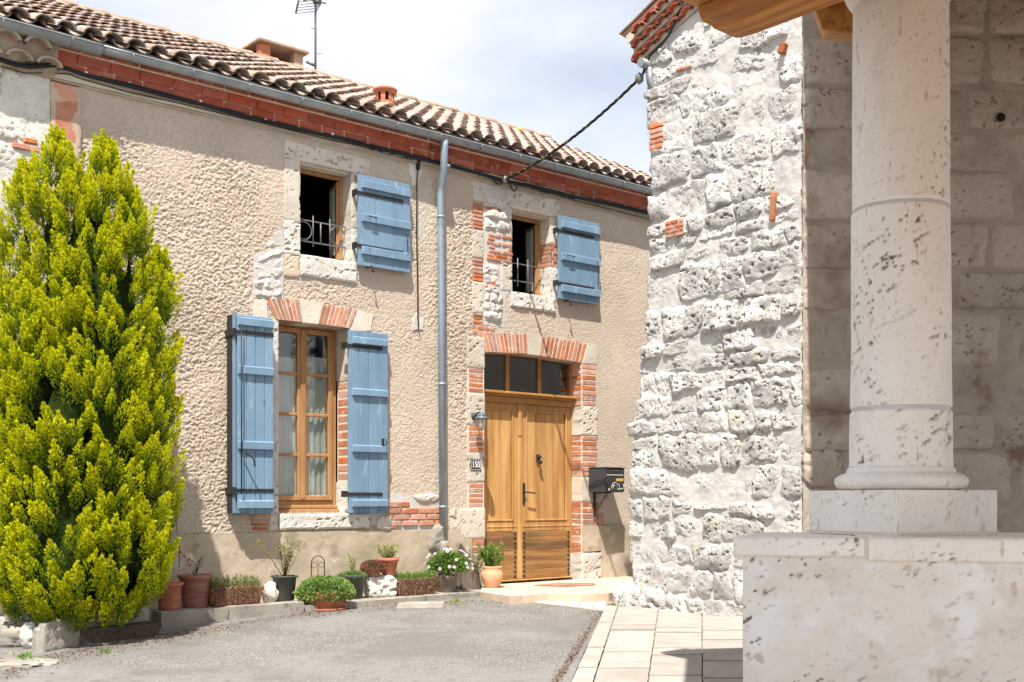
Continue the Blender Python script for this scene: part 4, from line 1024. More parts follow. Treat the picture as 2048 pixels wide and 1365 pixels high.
# boulders / footing
def boulder(name, sx, sy, sz, matn, parent=None, loc=(0, 0, 0), rotz=0, seed=1, amp=.12, pw=2.6, n=44, pit=.02, label=None, flat=0.0, smooth=True):
    th_, ph = np.meshgrid(np.linspace(0, math.pi, n//2+1), np.linspace(0, 2*math.pi, n, endpoint=False), indexing='ij')
    x = np.sin(th_)*np.cos(ph); y = np.sin(th_)*np.sin(ph); z = np.cos(th_)
    l = (abs(x)**pw+abs(y)**pw+abs(z)**pw)**(-1/pw)
    d = 1+amp*2*(fbm(x*1.6+seed, y*1.6, z*1.6+9, 5, seed, .55)-.5)
    x, y, z = x*l*d, y*l*d, z*l*d
    pv = vn(x*sx*26+seed, y*sy*26, z*sz*26, seed); k = 1-sst(.66, .8, pv)*pit/max(.05, min(sx, sz))
    V = np.stack([x*k*sx, y*k*sy, np.maximum(z*k*sz, -sz*(1-flat))], -1).reshape(-1, 3)
    idx = np.arange(V.shape[0]).reshape(n//2+1, n); nx_ = np.roll(idx, -1, 1)
    Fq = np.stack([idx[:-1], idx[1:], nx_[1:], nx_[:-1]], -1).reshape(-1, 4)
    c, s_ = math.cos(rotz), math.sin(rotz); V = np.stack([V[:, 0]*c-V[:, 1]*s_+loc[0], V[:, 0]*s_+V[:, 1]*c+loc[1], V[:, 2]+loc[2]+sz], -1)
    return npmesh(name, V, Fq, matn, parent, smooth, label=label)
g0 = SA_.loc(G(1225, 1213)); g1 = SA_.loc(G(1480, 1238)); L_ = g1[0]-g0[0]
for k in range(5):
    t = (k+.5)/5; x = g0[0]+L_*t*1.05; o = (g0[1]+(g1[1]-g0[1])*t)-.27
    boulder('footing_stone', L_/5*.60, .36, .20-.01*k, 'wall_s', SB, (x, -o, -.27), R.random()*.2-.1, 60+k, .12, 4.2, 60, .03)

# ------------------------------------------------------------------ shaded wall under the porch
corner = SA_.w(XR, 0)
FP = Frame(corner.x, corner.y, 1, 0.0)
PW = fthing('porch_wall', 'shaded brown ashlar wall under the porch roof behind the round column', 'wall', FP)
hx, hz_ = FP.hit(1995, 240)
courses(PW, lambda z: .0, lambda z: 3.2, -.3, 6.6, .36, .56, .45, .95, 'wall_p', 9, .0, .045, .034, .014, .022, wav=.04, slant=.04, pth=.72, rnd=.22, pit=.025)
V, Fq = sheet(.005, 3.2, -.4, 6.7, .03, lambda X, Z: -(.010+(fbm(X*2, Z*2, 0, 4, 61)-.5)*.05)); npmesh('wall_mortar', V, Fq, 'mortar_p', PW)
boulder('stone', .20, .10, .19, 'wall_p', PW, (.19, .02, 1.16), 0, 5, .14, 3, 60, .03); boulder('stone', .26, .09, .15, 'wall_p', PW, (.42, .03, .80), 0, 6, .12, 4, 60, .03)
mb = MB(); mb.lathe([(.045, 0), (.04, .004), (.0, .005)], n=12, X=Matrix.Translation((hx, -.075, hz_)) @ Matrix.Rotation(math.radians(90), 4, 'X')); mb.build('socket_hole', 'dark', PW)
mb = MB(); mb.box(0.01, 3.2, .03, .5, -.4, 6.7); mb.build('wall_core', 'mortar_p', PW)

# ------------------------------------------------------------------ parapet
P0 = (1.204, 6.10); FQ = Frame(P0[0], P0[1], 1.413, -.20)
PA = fthing('parapet', 'low cream rendered parapet with flat stone coping, in the right foreground', 'parapet', FQ)
zc1 = EYE-75*6.1/2300; zc0 = EYE-113/2300*6.07
def streaks(s, z, w, seed, ang=.38):
    """clusters of short slanted travertine-like holes: mask 0..1"""
    c, n = math.cos(ang), math.sin(ang); u = s*c+z*n; v = -s*n+z*c
    mk = sst(.50, .66, fbm(s*3.1+9, z*2.6, w, 3, seed+5))
    a = sst(.745, .83, vn(u*24, v*85, w*24, seed)*.75+vn(u*60, v*170, w*60, seed+2)*.25)*(.15+.85*mk)
    b = sst(.83, .90, vn(u*8.5+3, v*30, w*8.5, seed+3)*.8+vn(u*50, v*90, w*50, seed+4)*.2)*(.25+.75*mk)
    return np.clip(a+b, 0, 1), mk
def par_f(X, Z):
    p_, mk = streaks(X, Z, 0, 5); par_f.p = p_
    h = (fbm(X*2.2, Z*2.2, 0, 4, 41)-.5)*.03+(fbm(X*28, Z*28, 0, 3, 42)-.5)*.006-.016*p_
    return -h
V, Fq = sheet(.02, 3.0, -.9, zc0+.02, .0085, par_f); npmesh('parapet_face', V, Fq, 'parapet', PA, attr=par_f.p.ravel()[sheet.used])
mb = MB(); mb.add([(.02, .004, -.9), (3.0, .004, -.9), (3.0, 1.0, -.9), (.24, 1.0, -.9), (.02, .004, zc0+.02), (3.0, .004, zc0+.02), (3.0, 1.0, zc0+.02), (.24, 1.0, zc0+.02)],
                  [(2, 1, 5, 6), (3, 2, 6, 7), (0, 3, 7, 4), (4, 5, 6, 7)]); mb.build('parapet_core', 'parapet', PA)
xj = FQ.hit(1729, 0, .03)[0]; xj2 = FQ.hit(1738, 0, .03)[0]
def coping(x0, x1, z0, z1, seed, skew0=0.0):
    nx, nz = int((x1-x0)/.0085), int((z1-z0)/.0085)
    # front + top profile as one grid: param over profile length
    prof = [(1.02, z1), (.6, z1), (.2, z1), (.05, z1+.0)]+[(.03-.03-.022*math.sin(a), z1-.022+.022*math.cos(a)) for a in (.2, .6, 1.0, 1.4)]+[(-.024, z1-.03-(z1-z0-.045)*k/12) for k in range(13)]+[(-.016, z0), (.05, z0)]
    X = np.linspace(x0, x1, nx+1); V = np.zeros((len(prof), nx+1, 3))
    for i, (y_, z_) in enumerate(prof):
        V[i, :, 0] = X+(max(0, y_)*.22 if skew0 else 0)*(1-(X-x0)/(x1-x0)); V[i, :, 1] = y_; V[i, :, 2] = z_
    nn = (fbm(V[..., 0]*3, V[..., 2]*9, V[..., 1]*3, 4, seed)-.5)*.014+(fbm(V[..., 0]*20, V[..., 2]*30, V[..., 1]*20, 3, seed)-.5)*.008
    pk, _ = streaks(V[..., 0], V[..., 2]-V[..., 1], 0, seed)
    V[..., 1] -= nn-.012*pk; V[..., 2] += nn*.5
    idx = np.arange(len(prof)*(nx+1)).reshape(len(prof), nx+1)
    Fq = np.stack([idx[:-1, 1:], idx[:-1, :-1], idx[1:, :-1], idx[1:, 1:]], -1).reshape(-1, 4)
    V = V.reshape(-1, 3); e0 = [idx[i, 0] for i in range(len(prof))]; 
    o = npmesh('coping_stone', V, Fq, 'column', PA, attr=pk.ravel())
    mb = MB(); mb.prism([(0, 0)], 0, 0) if 0 else None
    mb.add([tuple(V[i]) for i in e0], [tuple(range(len(e0)))]); mb.add([tuple(V[idx[i, -1]]) for i in range(len(prof))], [tuple(reversed(range(len(prof))))])
    return o, mb
o, mb = coping(-.03, xj, zc0, zc1, 71, 1); mb.build('coping_end', 'column', PA)
zc0b = EYE-124/2300*5.95
o, mb = coping(xj2, 3.0, zc0b, zc1+.002, 72); mb.build('coping_end', 'column', PA)
mb = MB(); mb.box(xj-.01, xj2+.01, -.014, 1.0, zc0, zc1-.006); mb.build('coping_joint', 'mortar', PA)

# ------------------------------------------------------------------ column
CXY = Vector((2.243, 6.64)); cb_ = zc1+.006
CO = thing('stone_column', 'smooth pale round stone column on a square plinth above the parapet', 'column', (CXY.x, CXY.y, cb_))
ph = math.radians(65); la = Vector((-math.cos(ph), math.sin(ph))); ra = Vector((math.sin(ph), math.cos(ph)))
zp = EYE+20/2300*6.15-cb_
mb = MB(); hw = .368; X = Matrix.Rotation(math.atan2(ra.y, ra.x), 4, 'Z')
mb.box(-hw-.004, hw+.004, -hw-.004, hw+.004, -.004, .016, X=X); mb.build('plinth_bed', 'mortar', CO)
def plinth_faces():
    n = 90; nz = 28; Vs = []; Fs = []; off = 0; pks = []; plinth_faces.p = pks
    for s_ in range(4):
        t, z_ = np.meshgrid(np.linspace(-1, 1, n+1), np.linspace(.016, zp, nz+1))
        ee = 1-np.maximum(0, abs(t)-.975)*.5
        d = hw*ee
        pk, _ = streaks(t*hw+s_*3, z_, 0, 33); pks.append(pk.ravel())
        d = d-.012*pk+(fbm(t*9+s_*7, z_*20, 0, 3, 3)-.5)*.006+(fbm(t*3+s_*7, z_*6, 0, 3, 3)-.5)*.006
        a = math.pi/2*s_; c_, s2 = math.cos(a), math.sin(a)
        x_ = t*hw*ee; y_ = -d
        P = np.stack([x_*c_-y_*s2, x_*s2+y_*c_, z_], -1).reshape(-1, 3); idx = np.arange(len(P)).reshape(nz+1, n+1)+off
        Vs.append(P); Fs.append(np.stack([idx[:-1, :-1], idx[:-1, 1:], idx[1:, 1:], idx[1:, :-1]], -1).reshape(-1, 4)); off += len(P)
    V = np.vstack(Vs+[np.array([(-hw, -hw, zp-.001), (hw, -hw, zp-.001), (hw, hw, zp-.001), (-hw, hw, zp-.001)])]); Fs.append(np.array([[off, off+1, off+2, off+3]]))
    mt = np.array(X)[:3, :3]; return V @ mt.T, np.vstack(Fs)
V, Fq = plinth_faces(); npmesh('plinth', V, Fq, 'column', CO, smooth=False, attr=np.concatenate(plinth_faces.p+[np.zeros(4)]))
def drum(name, prof, seed, n=230, pit=.014):
    pr = np.array(prof); L2 = np.concatenate([[0], np.cumsum(np.hypot(np.diff(pr[:, 0]), np.diff(pr[:, 1])))]); ns = max(4, int(L2[-1]/.011))
    t = np.linspace(0, L2[-1], ns+1); r = np.interp(t, L2, pr[:, 0]); z_ = np.interp(t, L2, pr[:, 1])
    a = np.linspace(math.pi/2, 2.5*math.pi, n, endpoint=False); Rr, Aa = np.meshgrid(r, a, indexing='ij'); Zz = np.repeat(z_[:, None], n, 1)
    xx, yy = np.cos(Aa)*Rr, np.sin(Aa)*Rr
    pk, msk = streaks(Aa*.28, Zz, 0, seed)
    Rr = Rr+(fbm(xx*3, Zz*2, yy*3, 4, seed)-.5)*.012+(fbm(xx*22, Zz*22, yy*22, 2, seed)-.5)*.003-pit*pk
    V = np.stack([np.cos(Aa)*Rr, np.sin(Aa)*Rr, Zz], -1).reshape(-1, 3); idx = np.arange(len(V)).reshape(ns+1, n); nx_ = np.roll(idx, -1, 1)
    return npmesh(name, V, np.stack([idx[:-1], nx_[:-1], nx_[1:], idx[1:]], -1).reshape(-1, 4), 'column', CO, attr=pk.ravel())
zt_ = zp+.135
drum('torus_base', [(0.2, zp), (.32, zp), (.352, zp+.012), (.370, zp+.04), (.366, zp+.07), (.335, zp+.092), (.302, zp+.10), (.300, zp+.12), (.288, zt_)], 11)
j1, j2 = EYE+185/2300*6.38-cb_, EYE+600/2300*6.38-cb_; top_ = 4.25-cb_
def rad(z_): return .283-(z_-zt_)*.0075
drum('shaft_drum', [(.287, zt_), (.284, zt_+.03), (rad(j1-.01), j1-.012), (rad(j1)-.012, j1-.004)], 12)
drum('shaft_drum', [(rad(j1)-.012, j1+.014), (rad(j1)-.002, j1+.022), (rad(j2), j2-.012), (rad(j2)-.01, j2-.004)], 13)
drum('shaft_drum', [(rad(j2)-.01, j2+.010), (rad(j2)-.002, j2+.016), (rad(3), top_-.35), (.30, top_-.3), (.36, top_-.15), (.38, top_)], 14)
mb = MB(); mb.lathe([(rad(j1)-.008, j1-.012), (rad(j1)-.006, j1+.02)], n=60); mb.lathe([(rad(j2)-.007, j2-.012), (rad(j2)-.006, j2+.014)], n=60); mb.build('bed_joint', 'mortar_w', CO)

# ------------------------------------------------------------------ porch roof and its beams
PR = thing('porch_roof', 'stained timber porch roof with carved beam ends above the column', 'roof', (2.4, 7, 4.2))
def roofz(y_): return 1.21+.447*y_
def rp(poly, th_):
    n = len(poly); vs = [(x-2.4, y_-7, roofz(y_)-4.2) for x, y_ in poly]+[(x-2.4, y_-7, roofz(y_)-4.2+th_) for x, y_ in poly]
    mb = MB(); mb.add(vs, [tuple(reversed(range(n))), tuple(range(n, 2*n))]+[(i, (i+1) % n, n+(i+1) % n, n+i) for i in range(n)]); return mb
yy = 3.6
while yy < 10.95:
    x0 = np.interp(yy, [3.6, 6.95, 7.25, 11], [.55, 1.16, 2.50, 2.78]); y1 = min(yy+.16, 10.95); x1b = np.interp(y1, [3.6, 6.95, 7.25, 11], [.55, 1.16, 2.50, 2.78])
    rp([(x0, yy), (7, yy), (7, y1-.004), (x1b, y1-.004)], .03).build('soffit_board', 'soffit', PR, loc=(0, 0, 0)); yy += .16
m_ = rp([(.60, 3.65), (6.9, 3.65), (6.9, 10.9), (2.82, 10.9), (2.54, 7.3), (1.22, 7.0)], .10); m_.v = [(x, y_, z_+.035) for x, y_, z_ in m_.v]; m_.build('roof_covering', 'tiledark', PR, loc=(0, 0, 0))
# carved beams: profile in (s = towards the tail, z), extruded across
tail = Vector((1.265, 6.90)); bd = Vector((-.66, .75)).normalized(); bn = Vector((.75, .66)).normalized()
def beam(s0, s1, w, z0, h, off, name, ogee=.2):
    pr = [(s0, z0+h), (s0, z0)]
    pr += [(s1-ogee, z0), (s1-ogee*.62, z0+.006), (s1-ogee*.42, z0+h*.10), (s1-ogee*.34, z0+h*.26), (s1-ogee*.30, z0+h*.34), (s1-ogee*.08, z0+h*.44), (s1-.0, z0+h*.62), (s1+.02, z0+h)]
    n = len(pr); vs = []
    for wv in (-w/2+off, w/2+off):
        for s_, z_ in pr:
            p = tail+bd*s_+bn*wv; vs.append((p.x-2.4, p.y-7, z_-4.2))
    fs = [tuple(range(n)), tuple(reversed(range(n, 2*n)))]+[(i, n+i, n+(i+1) % n, (i+1) % n) for i in range(n)]
    mb = MB(); mb.add(vs, fs); o = mb.build(name, 'beam', PR)
    md = o.modifiers.new('b', 'BEVEL'); md.width = .012; md.segments = 2; return o
beam(-1.35, .09, .22, 3.825, .19, 0, 'carved_beam', .24)
beam(-1.5, .24, .34, 4.017, .2, -.05, 'carved_beam', .2)
cx0 = [(1606, -90), (1622, 0), (1646, 62), (1716, 68), (1730, -90)]
dd = 7.25; vs = [((x-CX)/F*dd-2.4, dd-7, EYE+(HY-y_)/F*dd-4.2) for x, y_ in cx0]+[((x-CX)/F*dd-2.4+.12, dd-7+.45, EYE+(HY-y_)/F*dd-4.2+.12) for x, y_ in cx0]
mb = MB(); mb.add(vs, [tuple(reversed(range(5))), tuple(range(5, 10))]+[(i, (i+1) % 5, 5+(i+1) % 5, 5+i) for i in range(5)]); o = mb.build('bracket', 'beam', PR)
md = o.modifiers.new('b', 'BEVEL'); md.width = .015; md.segments = 2
for k in range(5):
    x0 = 2.9+k*.8; mb = MB(); vs = []
    for (x, y_) in ((x0, 3.7), (x0+.12, 3.7), (x0+.12, 10.9), (x0, 10.9)): vs.append((x-2.4, y_-7, roofz(y_)-4.2-.12))
    vs += [(a, b, c+.115) for a, b, c in vs]; mb.add(vs, [(3, 2, 1, 0), (4, 5, 6, 7), (0, 1, 5, 4), (1, 2, 6, 5), (2, 3, 7, 6), (3, 0, 4, 7)]); mb.build('rafter', 'beam', PR)
# ------------------------------------------------------------------ ground
def warp(n, near, far):
    t = np.linspace(-1, 1, n); return np.sign(t)*(near*abs(t)+(far-near)*abs(t)**9)
gx = np.concatenate([-np.geomspace(300, 12, 14), np.arange(-11.9, 9, .09), np.geomspace(9, 300, 14)])
gy = np.concatenate([-np.geomspace(300, 5, 12), np.arange(-4.9, 18, .09), np.geomspace(18.1, 400, 14)])
GX, GY = np.meshgrid(gx, gy)
uu = GX*FA.ax+GY*FA.ay; oo = (GX-FA.o[0])*FA.mx+(GY-FA.o[1])*FA.my
aa = 6-np.clip(uu, -4, 40)
GZ = -.085-.045*np.where(aa > 8, aa, np.log1p(np.exp(np.minimum(2*aa, 30)))/2)-.035*np.clip(oo-1.0, 0, 14)
GZ = GZ+(fbm(GX*.9, GY*.9, 0, 3, 4)-.5)*.02+(fbm(GX*9, GY*9, 0, 2, 5)-.5)*.008
idx = np.arange(GX.size).reshape(GX.shape)
M['asphalt'] = mat('asphalt', (.185, .176, .167), (.14, .133, .126), 2.0, rough=.9, bump=.9, bscale=85, bdist=.012,
                   spots=[(75, .52, .60, (.40, .37, .34)), (60, .60, .68, (.055, .05, .045)), (.45, .46, .66, (.25, .24, .23)), (1.3, .52, .80, (.145, .13, .115)), (.7, .52, .72, (.17, .162, .155)), (9, .55, .75, (.16, .15, .14))])
struct(npmesh('street', np.stack([GX, GY, GZ], -1).reshape(-1, 3), np.stack([idx[:-1, :-1], idx[:-1, 1:], idx[1:, 1:], idx[1:, :-1]], -1).reshape(-1, 4), 'asphalt'))
def hz(p, dz=0.0): return zg(p[0], p[1])+dz
def hpoly(name, pts, z0, z1, matn, jag=.0, step=.08, parent=None, kind=None, amp=0.0):
    """horizontal irregular slab; pts world (x,y); z may be number or function"""
    q = []
    for i in range(len(pts)):
        a, b = Vector(pts[i][:2]), Vector(pts[(i+1) % len(pts)][:2]); n = max(1, int((b-a).length/step))
        for k in range(n):
            p = a.lerp(b, k/n); q.append((p.x+(R.random()-.5)*jag, p.y+(R.random()-.5)*jag))
    ar = sum(q[i][0]*q[(i+1) % len(q)][1]-q[(i+1) % len(q)][0]*q[i][1] for i in range(len(q)))
    if ar < 0: q.reverse()
    f1 = z1 if callable(z1) else (lambda x, y: z1); f0 = z0 if callable(z0) else (lambda x, y: z0)
    n = len(q); vs = [(x, y, f0(x, y)) for x, y in q]+[(x, y, f1(x, y)+(R.random()-.5)*amp) for x, y in q]
    cx_, cy_ = sum(p[0] for p in q)/n, sum(p[1] for p in q)/n
    mb = MB(); mb.add(vs, [tuple(reversed(range(n))), tuple(range(n, 2*n))]+[(i, (i+1) % n, n+(i+1) % n, n+i) for i in range(n)])
    o = mb.build(name, matn, parent)
    if kind: o['kind'] = kind
    return o
def fw(u, out_): p = FA.w(u, out_); return (p.x, p.y)
# raised ledge along the wall, in chipped kerb blocks
def rowblocks(name, u0, u1, o_at, o1_at, z0, z1_at, matn, w0, w1, n_, seed):
    rr = random.Random(seed); u = u0
    while u < u1-.05:
        w = min(u1-u, w0+(w1-w0)*rr.random())
        j = (rr.random()-.5)*.02
        pts = [fw(u+.006, o_at(u)), fw(u+w-.006, o_at(u+w)), fw(u+w-.006, o1_at(u+w)+j), fw(u+.006, o1_at(u)+j)]
        zt = z1_at(u+w/2)+(rr.random()-.5)*.006
        o = hpoly(name, pts, z0, zt, matn, .010, .07, amp=.004); struct(o); u += w
ua_, ub_ = FU(292), FA.hit(606, 0, .78)[0]
rowblocks('kerb_block', ua_-.2, ub_, lambda u: .60, lambda u: .80, -.5, lambda u: .0+.010*(u-ua_), 'conc', .6, 1.0, 0, 3)
struct(hpoly('ledge', [fw(ua_-.4, -.02), fw(ub_, -.02), fw(ub_, .6), fw(ua_-.4, .6)], -.5, -.004, 'conc'))
uc_, ud_ = ub_, FU(985)
rowblocks('kerb_block', uc_+.02, ud_-.1, lambda u: .52, lambda u: .86-.36*(u-uc_)/(ud_-uc_), -.3, lambda u: -.03, 'conc', .5, .9, 0, 5)
struct(hpoly('ledge', [fw(uc_, -.02), fw(FU(1262), -.02), fw(FU(1262), .25), fw(ud_, .45), fw(uc_, .53)], -.5, -.034, 'conc', .01))
st = [G(x, y_, -.012) for x, y_ in ((1000, 1167), (1262, 1163), (1262, 1176), (1218, 1187), (1160, 1190), (1095, 1188), (1020, 1193), (960, 1184))]
st[0] = FA.w(FU(965), .0); st[1] = FA.w(FU(1268), -.02)
struct(hpoly('door_step', st, -.3, -.012, 'step', .012, amp=.003))
wp = [G(x, y_) for x, y_ in ((1005, 1200), (1020, 1189), (1215, 1186), (1216, 1224), (1165, 1218), (1100, 1209))]
# pale worn paving wedge in pieces
rr = random.Random(2)
L0 = [G(1005, 1199), G(1215, 1189)]; L1 = [G(1040, 1203), G(1212, 1223)]
for i in range(7):
    for j in range(2):
        def pp_(s, t): a = L0[0].lerp(L0[1], s); b = L1[0].lerp(L1[1], s); return a.lerp(b, t)
        g = .012
        q = [pp_(i/7+g*.5, j/2+.02), pp_((i+1)/7-g*.5, j/2+.02), pp_((i+1)/7-g*.5, (j+1)/2-.02), pp_(i/7+g*.5, (j+1)/2-.02)]
        struct(hpoly('paving_stone', q, lambda x, y: zg(x, y)-.05, lambda x, y: zg(x, y)+.012, 'white_patch', .02, .12, amp=.006))
struct(hpoly('paving_bed', [G(1003, 1200), G(1010, 1188), G(1230, 1182), G(1220, 1226), G(1120, 1213)], lambda x, y: zg(x, y)-.05, lambda x, y: zg(x, y)+.006, 'grout', .02))
# footpath slabs at the right
cols_px = [((1130, 1400), (1212, 1216)), ((1178, 1400), (1237, 1216)), ((1292, 1400), (1319, 1214)), ((1405, 1400), (1404, 1214)), ((1530, 1400), (1492, 1214)), ((1640, 1400), (1580, 1214))]
def colpt(k, y_):
    (x0, y0), (x1, y1) = cols_px[k]; t = (y_-y0)/(y1-y0); return x0+(x1-x0)*t
rowsy = {0: [1216, 1252, 1303, 1345, 1400, 1520], 1: [1217, 1257, 1267, 1311, 1345, 1400, 1520], 2: [1215, 1262, 1272, 1304, 1318, 1360, 1420, 1540], 3: [1216, 1268, 1287, 1330, 1365, 1420, 1520], 4: [1216, 1262, 1310, 1350, 1400, 1520]}
for k in range(5):
    ys = rowsy[k]
    for a_, b_ in zip(ys[:-1], ys[1:]):
        g = 1.5; q = [G(colpt(k, a_)+g, a_+1.1), G(colpt(k+1, a_)-g, a_+1.1), G(colpt(k+1, b_)-g, b_-1.1), G(colpt(k, b_)+g, b_-1.1)]
        dz = .028+R.random()*.005 if k else .034
        struct(hpoly('paving_slab', q, lambda x, y: zg(x, y)-.08, lambda x, y, dz=dz: zg(x, y)+dz, 'slab', .006, .12, amp=.002))
struct(hpoly('paving_bed', [G(1213, 1213), G(1700, 1213), G(1700, 1520), G(1080, 1520)], lambda x, y: zg(x, y)-.1, lambda x, y: zg(x, y)+.012, 'grout', .0))
PLX = [.9, 6.5]
for k in range(9):  # unseen paving added toward the camera to bounce sunlight up onto the column
    for j in range(14):
        x0 = 1.0+k*.62; y0 = 5.9-j*.62
        if x0 < .2+.1*j*0: continue
        struct(hpoly('paving_slab', [(x0+.004, y0+.004), (x0+.615, y0+.004), (x0+.615, y0+.61), (x0+.004, y0+.61)], lambda x, y: zg(x, y)-.08, lambda x, y: zg(x, y)+.03, 'slab', .0, 1.0))
mc = [G(x, y_) for x, y_ in ((797, 1206), (889, 1205), (885, 1218), (793, 1219))]
o = hpoly('drain_cover', mc, lambda x, y: zg(x, y)-.03, lambda x, y: zg(x, y)+.012, 'conc', .004, .1); tag(o, 'flat pale concrete drain cover set in the street near the stone trough', 'drain cover')

# hairline cracks in the asphalt
for cp in ():
    ctr = [G(x, y_) for x, y_ in cp]; q = []
    for a_, b_ in zip(ctr[:-1], ctr[1:]):
        for k in range(6): p = a_.lerp(b_, k/6); q.append(Vector((p.x+(R.random()-.5)*.05, p.y+(R.random()-.5)*.05, 0)))
    mb = MB(); vs = []
    for k, p in enumerate(q):
        d = (q[min(k+1, len(q)-1)]-q[max(k-1, 0)]).normalized(); n_ = Vector((-d.y, d.x, 0))*(.003+.006*R.random())
        for sg in (-1, 1): r_ = p+n_*sg; vs.append((r_.x, r_.y, zg(r_.x, r_.y)+.010))
    mb.add(vs, [(2*k, 2*k+1, 2*k+3, 2*k+2) for k in range(len(q)-1)]); struct(mb.build('street_crack', 'grout', None))
# ------------------------------------------------------------------ scatter helpers
def leaf_cloud(name, pts, nrm, size, matn, parent=None, asp=.45, jitter=.5, seed=1, tips=None, kind=None, bend=.25, upbias=.2):
    """one diamond leaf (2 tris folded) at each point, pointing along nrm"""
    rg = np.random.default_rng(seed); n = len(pts); P = np.asarray(pts, float); D = np.asarray(nrm, float)+rg.normal(0, jitter, (n, 3)); D[:, 2] += upbias
    D /= np.linalg.norm(D, axis=1, keepdims=True)+1e-9
    S_ = rg.normal(0, 1, (n, 3)); S_ -= (S_*D).sum(1, keepdims=True)*D; S_ /= np.linalg.norm(S_, axis=1, keepdims=True)+1e-9
    Nn = np.cross(D, S_); sz = size*(.6+.8*rg.random((n, 1)))
    a = P; b = P+D*sz*.5+S_*sz*asp*.5+Nn*sz*bend*.2; c = P+D*sz; d = P+D*sz*.5-S_*sz*asp*.5+Nn*sz*bend*.2
    V = np.stack([a, b, c, d], 1).reshape(-1, 3); o = np.arange(n)[:, None]*4; Fq = np.concatenate([o+np.array([[0, 1, 2]]), o+np.array([[0, 2, 3]])], 1).reshape(-1, 3)
    tips = rg.random(n) if tips is None else np.asarray(tips, float)
    T = np.stack([tips*.6, tips, np.minimum(1, tips*1.1+.1), tips], 1).ravel()
    return npmesh(name, V, Fq, matn, parent, False, T, kind)
M['leaf_green'] = leafmat('green_leaf', (.05, .13, .02), (.19, .34, .05))
M['leaf_sedum'] = leafmat('sedum_leaf', (.11, .22, .05), (.36, .48, .13))
M['leaf_red'] = leafmat('red_sedum_leaf', (.18, .075, .05), (.40, .20, .12))
M['leaf_dull'] = leafmat('dull_leaf', (.10, .13, .04), (.27, .30, .10))
M['leaf_pale'] = leafmat('pale_leaf', (.20, .25, .07), (.47, .47, .16))
M['leaf_dry'] = leafmat('dry_leaf', (.13, .07, .04), (.34, .22, .14))
M['petal'] = leafmat('daisy_petal', (.45, .36, .48), (.76, .70, .76), trans=.3)
M['stem'] = mat('stem', (.12, .11, .05), (.16, .09, .05), 20)
M['debris'] = leafmat('dead_leaf', (.10, .055, .03), (.30, .19, .11))

# ------------------------------------------------------------------ golden cypress
tu, td = 0, 0
tb = G(185, 1272); TO = .95
u_, _ = FA.hit(180, 0, TO); TB = FA.w(u_, TO)
TB.z = zg(TB.x, TB.y)
dC = TB.y
def tx(px): return (px-CX)/F*dC-TB.x
def tz(py): return EYE+(HY-py)/F*dC-TB.z
CY = thing('golden_cypress', 'tall dense golden yellow cypress shrub with several pointed tops, against the house', 'tree', TB)
mb = MB(); mb.tube([(0, 0, -.05), (.02, .0, .5), (-.02, .02, 1.6), (.0, .0, 3.0)], [.09, .075, .06, .02], 10)
for (x, z0, z1) in ((115, .5, 3.3), (205, .6, 3.3), (50, .5, 2.8), (258, .6, 2.7)): mb.tube([(0, 0, z0), (tx(x)*.7, .03, z0+.7), (tx(x), 0, z1)], [.05, .035, .01], 7)
mb.build('trunk', 'bark', CY)
# flames: x px centre, top py, bottom py, half width px, depth offset, depth ratio
FL = [(176, 375, 1238, 162, 0, .64), (118, 284, 820, 66, -.05, 1), (205, 287, 860, 64, .05, 1), (52, 345, 1000, 62, 0, 1), (258, 388, 980, 55, .0, 1), (318, 505, 1130, 34, .05, 1.3), (158, 360, 900, 62, -.12, 1),
      (14, 480, 1160, 58, .05, 1.2), (85, 560, 1220, 84, -.22, .9), (230, 600, 1230, 84, -.22, .9), (155, 700, 1232, 96, -.34, .8), (290, 740, 1190, 60, -.1, 1)]
sc1 = dC/F
def flame_r(t): # 0 top..1 bottom
    return np.clip(t/.34, 0, 1)**.60*np.clip((1.0-t)/.22+.42, 0, 1)**.7*(.92+.08*np.sin(t*9))
rg = np.random.default_rng(12)
pl_p, pl_d, pl_s = [], [], []
for fi, (fx, ft, fb, fwid, fy, fr_) in enumerate(FL):
    H_ = tz(ft)-tz(fb); Rm = fwid*sc1-.06; nn = int(2.1*math.pi*Rm*H_*72*(1+fr_)/2)
    t = np.concatenate([rg.random(nn)**.9, rg.random(10)*.12]); a = rg.random(len(t))*2*math.pi; rr_ = flame_r(t)*Rm
    x = tx(fx)+np.cos(a)*rr_; y_ = fy+np.sin(a)*rr_*fr_; z = tz(ft)-t*H_
    keep = np.ones(len(t), bool)
    for fj, (gx_, gt_, gb_, gw_, gy_, gr_) in enumerate(FL):
        if fj == fi: continue
        Hj = tz(gt_)-tz(gb_); tj = (tz(gt_)-z)/Hj; rj = flame_r(np.clip(tj, 0, 1))*gw_*sc1
        ins = (tj > .02) & (tj < .99) & (((x-tx(gx_))/np.maximum(rj, 1e-3))**2+((y_-gy_)/np.maximum(rj*gr_, 1e-3))**2 < .72)
        keep &= ~ins
    nx_ = np.cos(a); ny_ = np.sin(a)/fr_
    for i in np.where(keep)[0]:
        pl_p.append((x[i], y_[i], z[i])); up = 1.35 if t[i] > .12 else 2.6; pl_d.append((nx_[i]*.8, ny_[i]*.8, up)); pl_s.append(.55+.8*rg.random()**1.5 if t[i] > .1 else .6)
pl_p = np.array(pl_p); pl_d = np.array(pl_d); pl_s = np.array(pl_s)
print('plumes', len(pl_p))
pts, nr, tp = [], [], []
